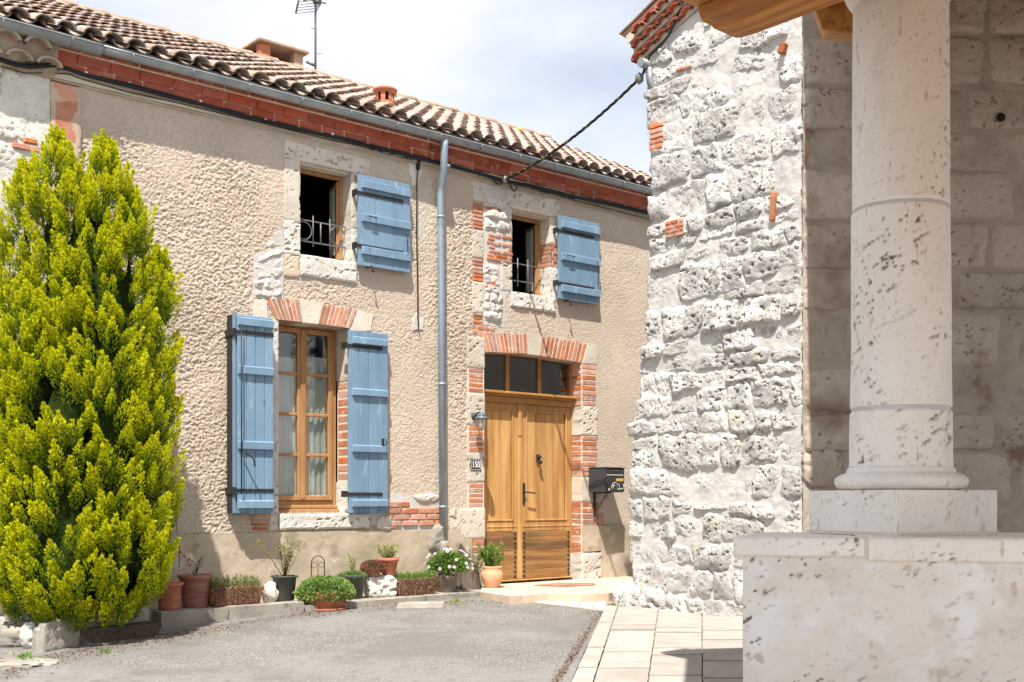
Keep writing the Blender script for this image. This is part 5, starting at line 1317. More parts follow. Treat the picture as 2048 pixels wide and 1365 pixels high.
for p, d, s_ in zip(pl_p, pl_d, pl_s):
    d = d/np.linalg.norm(d); nb = int(300*s_); ln = (.27+.10*rg.random())*s_
    a1 = np.cross(d, [0, 0, 1.]); a1 = a1/(np.linalg.norm(a1)+1e-6); a2 = np.cross(d, a1)
    t = rg.random(nb)**.8; prof = np.sin(np.clip(t*1.05+.06, 0, 1)*math.pi)**.7*.062*s_*(1.0-.3*t)
    # side sprays: quantised angles make fans with gaps between
    ang = rg.integers(0, 9, nb)*2*math.pi/9+rg.normal(0, .16, nb)+t*2.0; rad_ = prof*np.sqrt(.25+.75*rg.random(nb))
    o3 = np.cos(ang)[:, None]*a1+np.sin(ang)[:, None]*a2
    base = p-d*ln*.40+rg.normal(0, .006, 3)
    q = base+d*(t*ln)[:, None]+o3*rad_[:, None]
    pts.append(q); nr.append(d*1.1+o3*.75)
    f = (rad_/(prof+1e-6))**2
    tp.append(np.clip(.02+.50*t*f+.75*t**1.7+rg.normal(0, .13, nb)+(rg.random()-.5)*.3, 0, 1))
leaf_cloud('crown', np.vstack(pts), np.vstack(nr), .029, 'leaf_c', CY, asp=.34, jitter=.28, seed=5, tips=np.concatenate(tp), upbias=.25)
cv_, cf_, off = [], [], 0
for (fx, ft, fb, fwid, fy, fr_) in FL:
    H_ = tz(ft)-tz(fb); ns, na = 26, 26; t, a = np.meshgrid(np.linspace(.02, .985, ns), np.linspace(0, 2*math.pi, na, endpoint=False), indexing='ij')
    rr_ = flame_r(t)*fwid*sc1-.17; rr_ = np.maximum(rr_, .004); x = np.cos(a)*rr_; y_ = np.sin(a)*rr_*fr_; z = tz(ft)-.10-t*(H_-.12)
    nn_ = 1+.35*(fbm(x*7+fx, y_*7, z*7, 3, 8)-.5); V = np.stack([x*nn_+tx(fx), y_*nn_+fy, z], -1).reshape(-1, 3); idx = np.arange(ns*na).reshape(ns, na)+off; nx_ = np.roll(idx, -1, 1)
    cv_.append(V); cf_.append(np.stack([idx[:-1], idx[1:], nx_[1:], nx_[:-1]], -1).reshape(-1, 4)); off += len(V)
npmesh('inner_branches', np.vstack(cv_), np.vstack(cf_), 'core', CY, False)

# stone trough round the cypress foot, and stones at the left
def gz(p, d=0): return zg(p[0], p[1])+d
g0, g1 = G(82, 1306), G(299, 1262)
ua0, oa0 = FA.loc(g0); ua1, oa1 = FA.loc(g1)
TR = localthing('stone_planter', 'low weathered stone kerb trough holding the golden cypress', 'planter', (ua0+ua1)/2, oa0, 0)
c0 = FA.w((ua0+ua1)/2, oa0); zt0_ = zg(*FA.w(ua0, oa0)[:2]); zt1_ = zg(*FA.w(ua1, oa1)[:2]); hw_ = (ua1-ua0)/2
V, Fq = rough_stone([(-hw_, zt0_-.05), (hw_, zt1_-.05), (hw_+.0, zt1_+.22), (-hw_+.02, zt0_+.24)], 0, .02, .02, .015, 77, .08, .14, .015); V[:, 1] += (V[:, 0]+hw_)/(2*hw_)*(oa0-oa1); npmesh('front_slab', V, Fq, 'conc', TR)
mb = MB(); mb.box(hw_-.09, hw_, (oa0-oa1)+.10, (oa0-oa1)+.7, zt1_-.05, zt1_+.2, bev=.03); mb.box(-hw_, -hw_+.1, .1, .9, zt0_-.05, zt0_+.2, bev=.03); mb.box(-hw_+.05, hw_-.05, .12, .7+oa0-oa1, zt0_, zt0_+.16, m=1); mb.build('side_slab', ['conc', 'soil'], TR)
def rock(px, py, sx, sy, sz, label, seed, matn='rubble', rz=0, amp=.14, pw=2.4, lift=None, sink=.02):
    p = G(px, py, lift); o = boulder('rock', sx, sy, sz, matn, None, (0, 0, 0), rz, seed, amp, pw, 56, .02)
    fwd = Vector((p.x, p.y)).normalized()*sy*.9
    o.location = (p.x+fwd.x, p.y+fwd.y, p.z-sink); tag(o, label, 'rock'); return o
rock(62, 1299, .085, .09, .125, 'small rounded pale stone standing beside the stone planter', 3, 'white_patch', pw=2.2)
rock(12, 1296, .26, .16, .10, 'flat weathered stone block under the left house corner', 5, 'conc', pw=4)
rock(30, 1335, .34, .18, .035, 'low flat pale slab lying at the left edge of the street', 6, 'conc', pw=4, sink=.03)

# ------------------------------------------------------------------ pots
def place(px, py, lift, rad):
    """thing base centre whose front foot touches the photo pixel"""
    p = G(px, py, lift); d = Vector((p.x, p.y)).normalized()*rad; return Vector((p.x+d.x, p.y+d.y, p.z))
def pot(px, py, lift, rt_, rb, h, matn, label, rim=.03, n=28, rimw=.012, saucer=False, belly=None, name='flower_pot', cat='flower pot', sx=1, soil=.0, rotz=0):
    c = place(px, py, lift, rb); o = thing(name, label, cat, c, rotz)
    if belly: prof = belly
    else: prof = [(0, 0), (rb*.96, 0), (rb, .008), (rt_*.97-(rt_-rb)*.12, h-rim-.004), (rt_+rimw*.2, h-rim), (rt_+rimw, h-rim+.006), (rt_+rimw, h-.006), (rt_+rimw*.6, h), (rt_-.008, h-.001), (rt_-.014, h-.035)]
    mb = MB(); mb.lathe(prof, n=n, sx=sx); mb.build('body', matn, o, loc=(0, 0, 0))
    mb = MB(); mb.lathe([(0, h-.028-soil), ((prof[-1][0]+.001), h-.03-soil)], n=n, sx=sx); mb.build('soil', 'soil', o, loc=(0, 0, 0))
    if saucer:
        mb = MB(); mb.lathe([(0, -.0), (rb+.03, 0.0), (rb+.045, .03), (rb+.037, .03), (rb+.02, .008)], n=n, sx=sx); mb.build('saucer', matn, o, loc=(0, 0, 0))
    return o, c, h
def pxm(px, d): return px/F*d
Z1, Z2 = .0, -.034
p1, c1, _ = pot(338, 1222, Z1, pxm(26, 10.9), pxm(20, 10.9), .26, 'terra', 'small terracotta pot half hidden behind the golden cypress')
p2, c2, h2 = pot(391, 1216, Z1+.002, pxm(33, 11.2), pxm(25, 11.2), .315, 'terra2', 'large reddish brown terracotta pot with bare rose stems', rim=.035)
def plant(name, label, cat, c, h0): return thing(name, label, cat, (c.x, c.y, c.z+h0))
# bare rose
rs = plant('rose_bush', 'nearly bare rose stems with a few red leaves in the large terracotta pot', 'plant', c2, .28)
mb = MB(); L3 = []
rr = random.Random(4)
for (dx, dy, hh) in ((-.04, 0, .17), (.02, .02, .12), (.05, 0, .22), (-.14, .0, .30), (.0, .05, .10)):
    pth = [(0, 0, 0), (dx*.4, dy, hh*.4), (dx*.8+rr.uniform(-.01, .01), dy, hh*.75), (dx*1.3, dy, hh)]; mb.tube(pth, [.005, .004, .003, .002], 5); L3 += [pth[-1], pth[-2]]
mb.tube([(-.16, 0, .25), (-.19, 0, .55), (-.19, 0, .72), (-.165, 0, .84)], [.005, .004, .004, .003], 5); mb.tube([(-.19, 0, .68), (-.185, 0, .80), (-.19, 0, .84)], .004, 5)
mb.tube([(-.16, 0, .1), (-.155, 0, .26), (-.175, 0, .4)], .004, 5)
mb.build('stems', 'leaf_dry' if 0 else 'stem', rs, loc=(0, 0, 0))
P_ = np.repeat(np.array(L3), 7, 0)+np.random.default_rng(1).normal(0, .015, (len(L3)*7, 3)); leaf_cloud('leaves', P_, np.zeros_like(P_), .03, 'leaf_red', rs, seed=2)
def trough(px0, px1, py, lift, h, matn, label, dep=.17, name='plant_trough', taper=.88, dz=0):
    a, b = G(px0, py, lift), G(px1, py, lift); wid = (b-a).length; u0, o0 = FA.loc(a); u1, o1 = FA.loc(b)
    # keep it parallel to the wall, spanning the photo width
    om = (o0+o1)/2; ul, ur = FA.hit(px0, 0, om)[0], FA.hit(px1, 0, om)[0]; w = (ur-ul)/2
    o = localthing(name, label, 'planter', (ul+ur)/2, om-dep/2, lift)
    mb = MB(); k = taper
    def ring(s_, z): return [(-w*s_, -dep/2*s_, z), (w*s_, -dep/2*s_, z), (w*s_, dep/2*s_, z), (-w*s_, dep/2*s_, z)]
    vs = ring(k, 0)+ring(.97, h-.03)+ring(1.03, h-.03)+ring(1.04, h)+ring(.94, h)+ring(.93, h-.04)
    fs = [(3, 2, 1, 0)]
    for i in range(5):
        for j in range(4): fs.append((i*4+j, i*4+(j+1) % 4, (i+1)*4+(j+1) % 4, (i+1)*4+j))
    mb.add(vs, fs); mb.add(ring(.935, h-.03), [(0, 1, 2, 3)], 1); b_ = mb.build('body', [matn, 'soil'], o, loc=(0, 0, 0))
    return o, w, h, om
tr1, w1, h1, om1 = trough(425, 527, 1211, Z1+.004, .17, 'terra2', 'long terracotta trough overgrown with trailing reddish succulent')
def trailing(label, cat, base, w, dep, h, n, mats, seed, drop=.16, up=.10, size=.02, name='trailing_sedum'):
    o = thing(name, label, cat, base.matrix_basis.translation+Vector((0, 0, h)), base.rotation_euler.z)
    rg = np.random.default_rng(seed)
    P = []; D = []; T = []
    mb = MB()
    for k in range(n):
        x = rg.uniform(-w, w); y_ = rg.uniform(-dep/2, dep/2*.8)
        hh = up*(.5+rg.random()); m_ = 12
        for j in range(m_): P.append((x+rg.normal(0, .006), y_+rg.normal(0, .006), hh*j/m_-.02)); D.append((0, 0, 1)); T.append(.25+.75*j/m_*rg.random()+.1)
    leaf_cloud('leaves', P, D, size, mats[0], o, jitter=.5, seed=seed, tips=np.clip(T, 0, 1), asp=.5)
    P = []; D = []
    for k in range(int(n*.55)):
        x = rg.uniform(-w*1.05, w*1.05); ln = drop*(.35+.75*rg.random()); y0 = -dep/2-.012; bx = rg.normal(0, .025)
        pt = [(x, y0+.05, .01), (x+bx*.3, y0, .015), (x+bx, y0-.018, -ln*.5), (x+bx*1.6, y0-.012, -ln)]
        mb.tube(pt, .0022, 4, cap=False)
        for j in range(14):
            t = j/14; q = np.array(pt[1])*(1-t)+np.array(pt[3])*t; P.append(q+rg.normal(0, .008, 3)); D.append((0, -1, -.3))
    mb.build('trailing_stems', 'leaf_stem', o, loc=(0, 0, 0))
    leaf_cloud('trailing_leaves', P, D, size*.9, mats[1], o, jitter=.8, seed=seed+1, asp=.5)
    return o
M['leaf_stem'] = mat('dry_stem', (.30, .16, .11), (.20, .17, .07), 20)
trailing('red and green trailing succulent spilling over the long terracotta trough', 'plant', tr1, w1*.95, .17, h1, 210, ['leaf_dull', 'leaf_red'], 5)
rock(541, 1205, pxm(17, 11.8), .09, .112, 'round white pitted stone between the long trough and the dark bucket', 9, lift=Z1)
p3, c3_, h3 = pot(569, 1203, Z1+.004, pxm(25, 11.9), pxm(19, 11.9), .26, 'pot_dark', 'dark green bucket pot holding a leggy pale shrub', name='plant_bucket', cat='flower pot', rim=.02)
sh = plant('leggy_shrub', 'tall thin shrub with sparse pale yellow green leaves in dark bucket', 'plant', c3_, .22)
rg = np.random.default_rng(3); mb = MB(); P = []; D = []
for k in range(15):
    a = rg.uniform(0, 6.28); sp_ = rg.uniform(.03, .22) if k else .05; hh = rg.uniform(.22, .46)
    if k in (1, 2): sp_, hh, a = .30, .40, (3.4, 3.1)[k-1]
    if k == 3: sp_, hh, a = .02, .58, 1
    if k == 4: sp_, hh, a = .24, .38, -.3
    e = np.array([math.cos(a)*sp_, math.sin(a)*sp_*.6, hh]); m_ = e*.55+rg.normal(0, .02, 3); m_[2] += .03
    mb.tube([(0, 0, 0), tuple(m_), tuple(e)], [.004, .003, .002], 5)
    for j in range(26): t = rg.random()**.55; q = (m_*(1-t)+e*t) if rg.random() < .75 else m_*t; P.append(q+rg.normal(0, .012, 3)); D.append((rg.normal(0, .5), rg.normal(0, .5), .6))
mb.build('stems', 'stem', sh, loc=(0, 0, 0)); leaf_cloud('leaves', P, D, .026, 'leaf_pale', sh, seed=7, asp=.5)
# wire trellis
tp_ = G(619, 1200, Z1-.02); TRL = thing('wire_trellis', 'small black wire trellis with arched top and scrolls behind the sedum planter', 'trellis', FA.w(FA.loc(tp_)[0], .50, -.02), FA.rot)
mb = MB(); d_ = 11.9; w_ = pxm(13.5, d_)*1.15; zt_l = EYE+(HY-1130)/F*d_+.02; pts_ = [(-w_, 0, 0), (-w_, 0, zt_l)]+[(-w_*math.cos(math.radians(q)), 0, zt_l+w_*math.sin(math.radians(q))) for q in range(15, 180, 15)]+[(w_, 0, zt_l), (w_, 0, 0)]
mb.tube(pts_, .005, 6); mb.tube([(0, 0, 0), (0, 0, zt_l+w_*.4)], .004, 6)
for sg in (-1, 1):
    for zc_ in (zt_l-.02, zt_l-.16):
        mb.tube([(sg*(w_*.5+w_*.42*math.cos(math.radians(q))*(1-q/700)), 0, zc_+w_*.42*math.sin(math.radians(q))*(1-q/700)) for q in range(-60, 330, 20)], .003, 5)
mb.build('wire_frame', 'iron', TRL, loc=(0, 0, 0))
# sedum planter
zs_ = G(650, 1224)
p4, c4, h4 = pot(650, 1224, None, pxm(50, 11.5), pxm(40, 11.5), .20, 'terra', 'wide terracotta bowl with saucer overflowing with a bright green sedum mound', rim=.07, rimw=.006, saucer=True, name='bowl_planter', cat='planter', n=8, sx=1, rotz=.4)
def mound(name, label, c, zo, rx, ry, rz, n, matn, seed, size=.022, low=-.35, asp=.7, cat='plant'):
    o = plant(name, label, cat, c, zo); rg = np.random.default_rng(seed)
    v = rg.normal(0, 1, (n, 3)); v /= np.linalg.norm(v, axis=1, keepdims=True); v = v[v[:, 2] > low]
    lum = .86+.22*fbm(v[:, 0]*3+5, v[:, 1]*3, v[:, 2]*3, 3, seed)+rg.random(len(v))*.05
    P = v*np.array([rx, ry, rz])*lum[:, None]
    leaf_cloud('leaves', P, v*1.2, size, matn, o, jitter=.7, seed=seed, asp=asp, tips=np.clip((lum-.84)*3+rg.normal(0, .15, len(v)), 0, 1), upbias=.4)
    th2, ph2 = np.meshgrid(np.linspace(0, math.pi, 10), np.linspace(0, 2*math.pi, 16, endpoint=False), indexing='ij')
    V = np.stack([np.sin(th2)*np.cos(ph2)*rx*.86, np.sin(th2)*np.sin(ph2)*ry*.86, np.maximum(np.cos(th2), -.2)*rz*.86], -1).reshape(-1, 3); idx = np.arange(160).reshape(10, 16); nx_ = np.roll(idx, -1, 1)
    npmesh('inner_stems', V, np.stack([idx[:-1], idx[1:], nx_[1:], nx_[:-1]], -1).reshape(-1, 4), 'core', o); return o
mound('sedum', 'bright green domed sedum mound filling the wide bowl', c4, .185, .285, .26, .15, 6500, 'leaf_sedum', 3, .024, -.5)
# dark pot with spiky plant
p5, c5, h5 = pot(704, 1199, Z2+.002, pxm(29, 12.4), pxm(21, 12.4), .265, 'pot_dark', 'dark square shouldered pot with low sedum and an upright spiky plant', rim=.04, n=8)
mound('sedum', 'low yellow green sedum cushion in the dark pot beside the stone trough', c5, .24, .15, .14, .05, 1500, 'leaf_sedum', 13, .02, -.2)
sk = plant('spiky_plant', 'upright spiky plant with arching strap leaves in the dark pot', 'plant', c5, .24); P = []; mb = MB()
mb.tube([(0, 0, 0), (0, 0, .2)], .012, 6); mb.build('stem', 'leaf_stem', sk, loc=(0, 0, 0)); rg = np.random.default_rng(8)
P = np.array([(0, 0, .05+.14*i/26) for i in range(26)]); D = np.stack([np.cos(np.arange(26)*2.4), np.sin(np.arange(26)*2.4), np.full(26, 1.2)], -1); leaf_cloud('leaves', P, D, .085, 'leaf_sedum', sk, jitter=.15, seed=2, asp=.13)
# white stone trough
p6 = G(761, 1196, Z2); s6 = boulder('stone_trough', pxm(33, 12.5), .12, .125, 'white_patch', None, (0, 0, 0), .25, 31, .10, 4.5, 80, .03)
d6 = Vector((p6.x, p6.y)).normalized()*.13; s6.location = (p6.x+d6.x, p6.y+d6.y, p6.z-.01); tag(s6, 'rough white limestone block carrying two small pots', 'stone block')
top6 = p6.z+.235; b6 = Vector((s6.location.x, s6.location.y, top6))
def offs(b, px): return FA.w(FA.loc(b)[0]+px, FA.loc(b)[1], b.z)
cA = offs(b6, -.10); cB = offs(b6, .11)
def pot_at(c, rt_, rb, h, matn, label, name='flower_pot', **k):
    o = thing(name, label, 'flower pot', c); prof = [(0, 0), (rb, 0), (rt_*.94, h*.78), (rt_+.006, h*.79), (rt_+.008, h), (rt_-.006, h), (rt_-.012, h-.03)]
    mb = MB(); mb.lathe(prof, n=24); mb.build('body', matn, o, loc=(0, 0, 0)); mb = MB(); mb.lathe([(0, h-.022), (rt_-.011, h-.024)], n=24); mb.build('soil', 'soil', o, loc=(0, 0, 0)); return o
pot_at(cA, pxm(19, 12.5), pxm(13, 12.5), .10, 'terra2', 'little low terracotta bowl on the white stone block, with reddish sedum')
mound('red_sedum', 'reddish brown sedum covering the little bowl on the white stone block', cA, .09, .13, .12, .075, 2200, 'leaf_red', 23, .024, -.6, asp=.4)
pot_at(cB, pxm(20, 12.6), pxm(13, 12.6), .20, 'terra', 'orange terracotta pot standing on the right end of the white stone block')
def tuft(name, label, c, zo, n, h, spread, size, matn, seed, asp=.25, dens=8, cat='plant'):
    o = plant(name, label, cat, c, zo); rg = np.random.default_rng(seed); P = []; D = []; T = []; mb = MB()
    for k in range(n):
        a = rg.uniform(0, 6.28); s_ = spread*math.sqrt(rg.random()); hh = h*(.55+.6*rg.random()); e = np.array([math.cos(a)*s_, math.sin(a)*s_, hh])
        b_ = np.array([math.cos(a)*s_*.3, math.sin(a)*s_*.3, 0]); mb.tube([tuple(b_), tuple((b_+e)/2+np.array([0, 0, .02])), tuple(e)], .0022, 4, cap=False)
        for j in range(dens): t = rg.random()**.7; P.append(b_*(1-t)+e*t+rg.normal(0, .01, 3)); D.append((math.cos(a)*.4, math.sin(a)*.4, .8)); T.append(t*.8+.2*rg.random())
    mb.build('stems', 'stem', o, loc=(0, 0, 0)); leaf_cloud('leaves', P, D, size, matn, o, seed=seed, asp=asp, tips=T); return o
tuft('mixed_succulent', 'loose pale green succulent shoots in the orange pot on the stone block', cB, .18, 30, .15, .13, .035, 'leaf_pale', 4, .3, 14)
trailing('green succulent hanging over the left rim of the orange pot', 'plant', s6, .02, .02, .36, 8, ['leaf_green', 'leaf_sedum'], 9, .10, .08) if 0 else None
# second trough
tr2, w2_, h2_, om2 = trough(800, 873, 1191, Z2+.004, .18, 'terra2', 'short terracotta trough packed with green and reddish creeping plants', dep=.18)
trailing('creeping green and reddish plant covering the short terracotta trough', 'plant', tr2, w2_, .18, h2_, 190, ['leaf_green', 'leaf_dry'], 15, .17, .07, .021)
# grey pot of daisies
p7, c7, h7 = pot(896, 1185, Z2+.004, pxm(21, 13.2), pxm(15, 13.2), .195, 'pot_grey', 'taupe plastic pot of white daisies near the downpipe', rim=.045, rimw=.006)
da = plant('daisy_bush', 'bushy green plant covered in white daisies with purple centres', 'plant', c7, .19)
rg = np.random.default_rng(6); n = 3000; v = rg.normal(0, 1, (n, 3)); v /= np.linalg.norm(v, axis=1, keepdims=True); v = v[v[:, 2] > -.35]
lum = .62+.42*rg.random(len(v)); P = v*np.array([.23, .2, .17])*lum[:, None]+np.array([.0, 0, .10]); leaf_cloud('leaves', P, v, .038, 'leaf_green', da, jitter=.6, seed=6, asp=.4, tips=(lum-.6)*2.2)
mb = MB(); rr = random.Random(5); M['purple'] = mat('flower_centre', (.07, .03, .10))
mf = MB(); r = .023
for j in range(9):
    aa_ = 2*math.pi*j/9; e1 = Vector((math.cos(aa_), math.sin(aa_), 0)); s1 = Vector((-math.sin(aa_), math.cos(aa_), 0)); nf = Vector((0, 0, 1))
    mf.add([e1*.004, e1*r*.6+s1*.0055+nf*.003, e1*r+nf*.001, e1*r*.6-s1*.0055+nf*.003], [(0, 1, 2, 3)])
mf.add([(math.cos(x_)*.0055, math.sin(x_)*.0055, .004) for x_ in (0, 1.05, 2.1, 3.14, 4.2, 5.25)], [(0, 1, 2, 3, 4, 5)], 1)
fme = bpy.data.meshes.new('daisy'); fme.from_pydata(mf.v, [], mf.f); fme.materials.append(M['petal']); fme.materials.append(M['purple']); fme.polygons.foreach_set('material_index', mf.m); a_ = fme.attributes.new('tip', 'FLOAT', 'POINT'); a_.data.foreach_set('value', [.9]*len(mf.v))
for k in range(34):
    a = rr.uniform(0, 6.28); e_ = math.asin(rr.uniform(-.05, .98)); dv = Vector((math.cos(a)*math.cos(e_), math.sin(a)*math.cos(e_), math.sin(e_)))
    q = Vector((dv.x*.29, dv.y*.22, dv.z*.24+.09)); nf = (dv+Vector((-.1, -.6, .5))).normalized()
    mb.tube([tuple(q*.55), tuple(q)], .0018, 4, cap=False)
    shared('daisy', fme, da, q, (1, 1, 1), Vector((0, 0, 1)).rotation_difference(nf).to_euler())
mb.build('flower_stems', 'stem', da, loc=(0, 0, 0))
tuft('dried_flowers', 'dry grey brown flower heads beside the daisies', FA.w(FU(866), .28, Z2), 0, 40, .34, .16, .026, 'leaf_dry', 14, .6, 12)
# driftwood
lg = place(938, 1180, Z2, .1); LG = thing('driftwood_log', 'upright grey weathered driftwood stump between daisies and pale pot', 'log', lg)
n = 40; V = []; hL = .44
ns = 34
for i in range(ns+1):
    t = i/ns; z = hL*t; w0 = .155*(1-.50*t)+.01; cxo = -.02+.0*t
    for k in range(n):
        a = 2*math.pi*k/n; rr_ = w0*(1+.22*(float(fbm(math.cos(a)*3, math.sin(a)*3, t*.8, 3, 4))-.5)+.10*math.sin(a*9+t*2))
        V.append((cxo+rr_*math.cos(a), rr_*.6*math.sin(a), z+(.12*math.cos(a)*t*t*-1)))
Fq = [[i*n+k, i*n+(k+1) % n, (i+1)*n+(k+1) % n, (i+1)*n+k] for i in range(ns) for k in range(n)]
npmesh('trunk_body', V, Fq, 'log', LG, centre=False); mb = MB(); mb.add([V[ns*n+k] for k in range(n)], [tuple(range(n))]); mb.build('cut_top', 'log', LG, loc=(0, 0, 0))
# belly pot
r8 = pxm(22, 13.8); belly = [(0, 0), (r8*.62, 0), (r8*.66, .01), (r8*.98, .10), (r8*1.04, .15), (r8*.98, .19), (r8*.88, .21), (r8*.90, .222), (r8*.84, .232), (r8*.92, .245), (r8*.93, .258), (r8*.85, .262), (r8*.80, .235)]
p8, c8, h8 = pot(984, 1177, Z2+.022, r8, r8*.64, .26, 'terra_pale', 'bulbous pale orange terracotta pot left of the door', belly=belly)
tuft('box_shrub', 'small upright green shrub with rounded leaves in the bulbous pot', c8, .23, 30, .26, .17, .036, 'leaf_green', 24, .55, 26)
tuft('climber_shoots', 'thin green and red shoots growing behind the driftwood stump', FA.w(FU(925), .16, Z2), 0, 22, .52, .17, .030, 'leaf_dull', 34, .5, 16)
# doormat
mt = [G(x, y_, .0) for x, y_ in ((1068, 1171), (1120, 1167), (1188, 1167), (1190, 1170), (1130, 1173))]
dm = hpoly('doormat', mt, -.012, .006, 'terra2', .004, .1); tag(dm, 'thin reddish brown doormat lying on the step before the door', 'doormat')
# weeds and litter
def weeds(name, label, px, py, n, size, seed, spread=.05, matn='leaf_pale', lift=None):
    p = G(px, py, lift); rg = np.random.default_rng(seed); P = np.array([0, 0, 0])+rg.normal(0, 1, (n, 3))*np.array([spread, spread, .0])
    P[:, 2] = rg.random(n)*.02; o = leaf_cloud(name, P, rg.normal(0, .5, (n, 3)), size, matn, None, seed=seed, asp=.35, upbias=.9, tips=.4+.6*rg.random(n)); o.location = p; tag(o, label, 'weed', 'weeds in the street joints'); return o
weeds('weed', 'pale tufted weed growing in the street right of the drain cover', 912, 1212, 34, .05, 1)
weeds('weed', 'tiny green weed at the foot of the stone planter', 207, 1308, 26, .03, 2, .03, 'leaf_green')
weeds('weed', 'small green weed on the flat slab at the far left', 54, 1325, 34, .045, 3, .035, 'leaf_green')
weeds('weed', 'little yellow weed at the lower end of the pale worn paving', 1092, 1224, 20, .03, 4, .04)
weeds('weed', 'yellow green weed at the street edge close to the footpath kerb', 1180, 1227, 24, .03, 5, .05)
rg = np.random.default_rng(44); P = []
for k in range(5200):
    s_ = rg.random()
    if s_ < .62: px, py = rg.uniform(10, 700), 0; py = np.interp(px, [0, 80, 300, 600, 700], [1345, 1312, 1272, 1226, 1216])+abs(rg.normal(0, 9))*(1.4-px/900)+1
    elif s_ < .78: px = rg.uniform(700, 1010); py = np.interp(px, [700, 1000], [1212, 1200])+abs(rg.normal(0, 7))
    else: px = rg.uniform(1115, 1215); py = np.interp(px, [1115, 1215], [1380, 1222]); px -= abs(rg.normal(0, 10))+5
    p = G(px, py); P.append((p.x, p.y, p.z+.006))
o = leaf_cloud('leaf_litter', P, rg.normal(0, 1, (len(P), 3))*np.array([1, 1, .1]), .016, 'debris', None, jitter=.1, seed=3, asp=.5, upbias=0); o['kind'] = 'stuff'; o['label'] = 'brown leaf litter and grit along the kerb'
P = []
for k in range(2600):
    px = rg.uniform(1215, 1475); py = np.interp(px, [1215, 1400, 1475], [1216, 1214, 1236])+rg.normal(0, 2); p = G(px, py); P.append((p.x, p.y, p.z+.03))
o = leaf_cloud('moss', P, rg.normal(0, 1, (len(P), 3)), .014, 'leaf_dull', None, jitter=.1, seed=3, asp=.6, upbias=.3); o['kind'] = 'stuff'; o['label'] = 'mossy growth along the foot of the stone building'

# ------------------------------------------------------------------ things on the facade
# wall lamp
lo = .0; u, z = FA.hit(946, 833, 0)
LP = localthing('wall_lamp', 'small dark grey lantern with a clear glass bell on the left door jamb', 'lamp', u, .02, z)
mb = MB(); mb.lathe([(0, 0), (.045, 0), (.042, .012), (.02, .03), (0, .032)], n=16, X=Matrix.Rotation(math.radians(90), 4, 'X')); mb.tube([(0, -.03, 0), (0, -.06, .03), (.0, -.11, .045), (0, -.15, .02)], .012, 8); mb.build('bracket', 'pot_dark', LP, loc=(0, 0, 0))
c_ = (0, -.15, 0); M['lampmetal'] = mat('lamp_metal', (.12, .16, .19), rough=.5, metal=.3)
mb = MB(); mb.lathe([(0, .05), (.012, .045), (.03, .02), (.045, .0), (.085, -.03), (.088, -.038), (.05, -.036), (.045, -.03)], c_, 20); mb.lathe([(.04, .01), (.05, .012), (.05, .004)], c_, 20); mb.build('shade', 'lampmetal', LP, loc=(0, 0, 0))
mb = MB(); mb.lathe([(.052, -.036), (.058, -.07), (.052, -.11), (.036, -.15), (.018, -.165), (0, -.168)], c_, 18); M['frost'] = mat('ribbed_glass', (.62, .55, .42), rough=.25, spec=.5); mb.build('glass_bell', 'frost', LP, loc=(0, 0, 0))
mb = MB(); mb.lathe([(0, -.165), (.012, -.17), (0, -.185)], c_, 8)
for k in range(6): a = k*math.pi/3; mb.tube([(c_[0]+.056*math.cos(a), c_[1]+.056*math.sin(a), -.04), (c_[0]+.060*math.cos(a), c_[1]+.060*math.sin(a), -.07), (c_[0]+.054*math.cos(a), c_[1]+.054*math.sin(a), -.11), (c_[0]+.02*math.cos(a), c_[1]+.02*math.sin(a), -.165)], .0035, 4)
mb.build('cage', 'lampmetal', LP, loc=(0, 0, 0))
# number plate
u, z = FA.hit(951, 930, .02); NPz = localthing('number_plate', 'black enamel house number plate reading 150 on the left door jamb', 'sign', u, .022, z)
pw_, ph_ = .082, .070
mb = MB(); mb.box(-pw_, pw_, -.006, .0, -ph_, ph_, bev=.002); mb.build('plate', 'iron', NPz, loc=(0, 0, 0))
mb = MB()
for (a0, a1, b0, b1) in ((-pw_+.014, pw_-.014, ph_-.013, ph_-.009), (-pw_+.014, pw_-.014, -ph_+.009, -ph_+.013), (-pw_+.009, -pw_+.013, -ph_+.014, ph_-.014), (pw_-.013, pw_-.009, -ph_+.014, ph_-.014)): mb.box(a0, a1, -.0075, -.0055, b0, b1)
mb.build('white_border', 'white', NPz, loc=(0, 0, 0))
def text(s_, size, x, z, y, matn, parent, name='lettering', ext=.0008, off=0.0):
    c = bpy.data.curves.new(name, 'FONT'); c.body = s_; c.size = size; c.align_x = 'CENTER'; c.align_y = 'CENTER'; c.extrude = ext; c.offset = off; c.materials.append(M[matn])
    t = bpy.data.objects.new(name, c); COL.objects.link(t); bpy.context.view_layer.update(); me = bpy.data.meshes.new_from_object(t.evaluated_get(bpy.context.evaluated_depsgraph_get()))
    bpy.data.objects.remove(t); o = bpy.data.objects.new(name, me); COL.objects.link(o); o.parent = parent; o.location = (x, y, z); o.rotation_euler = (math.radians(90), 0, 0); return o
t_ = text('150', .105, 0, 0, -.0075, 'white', NPz, off=.0018); t_.scale = (.80, 1.05, 1)
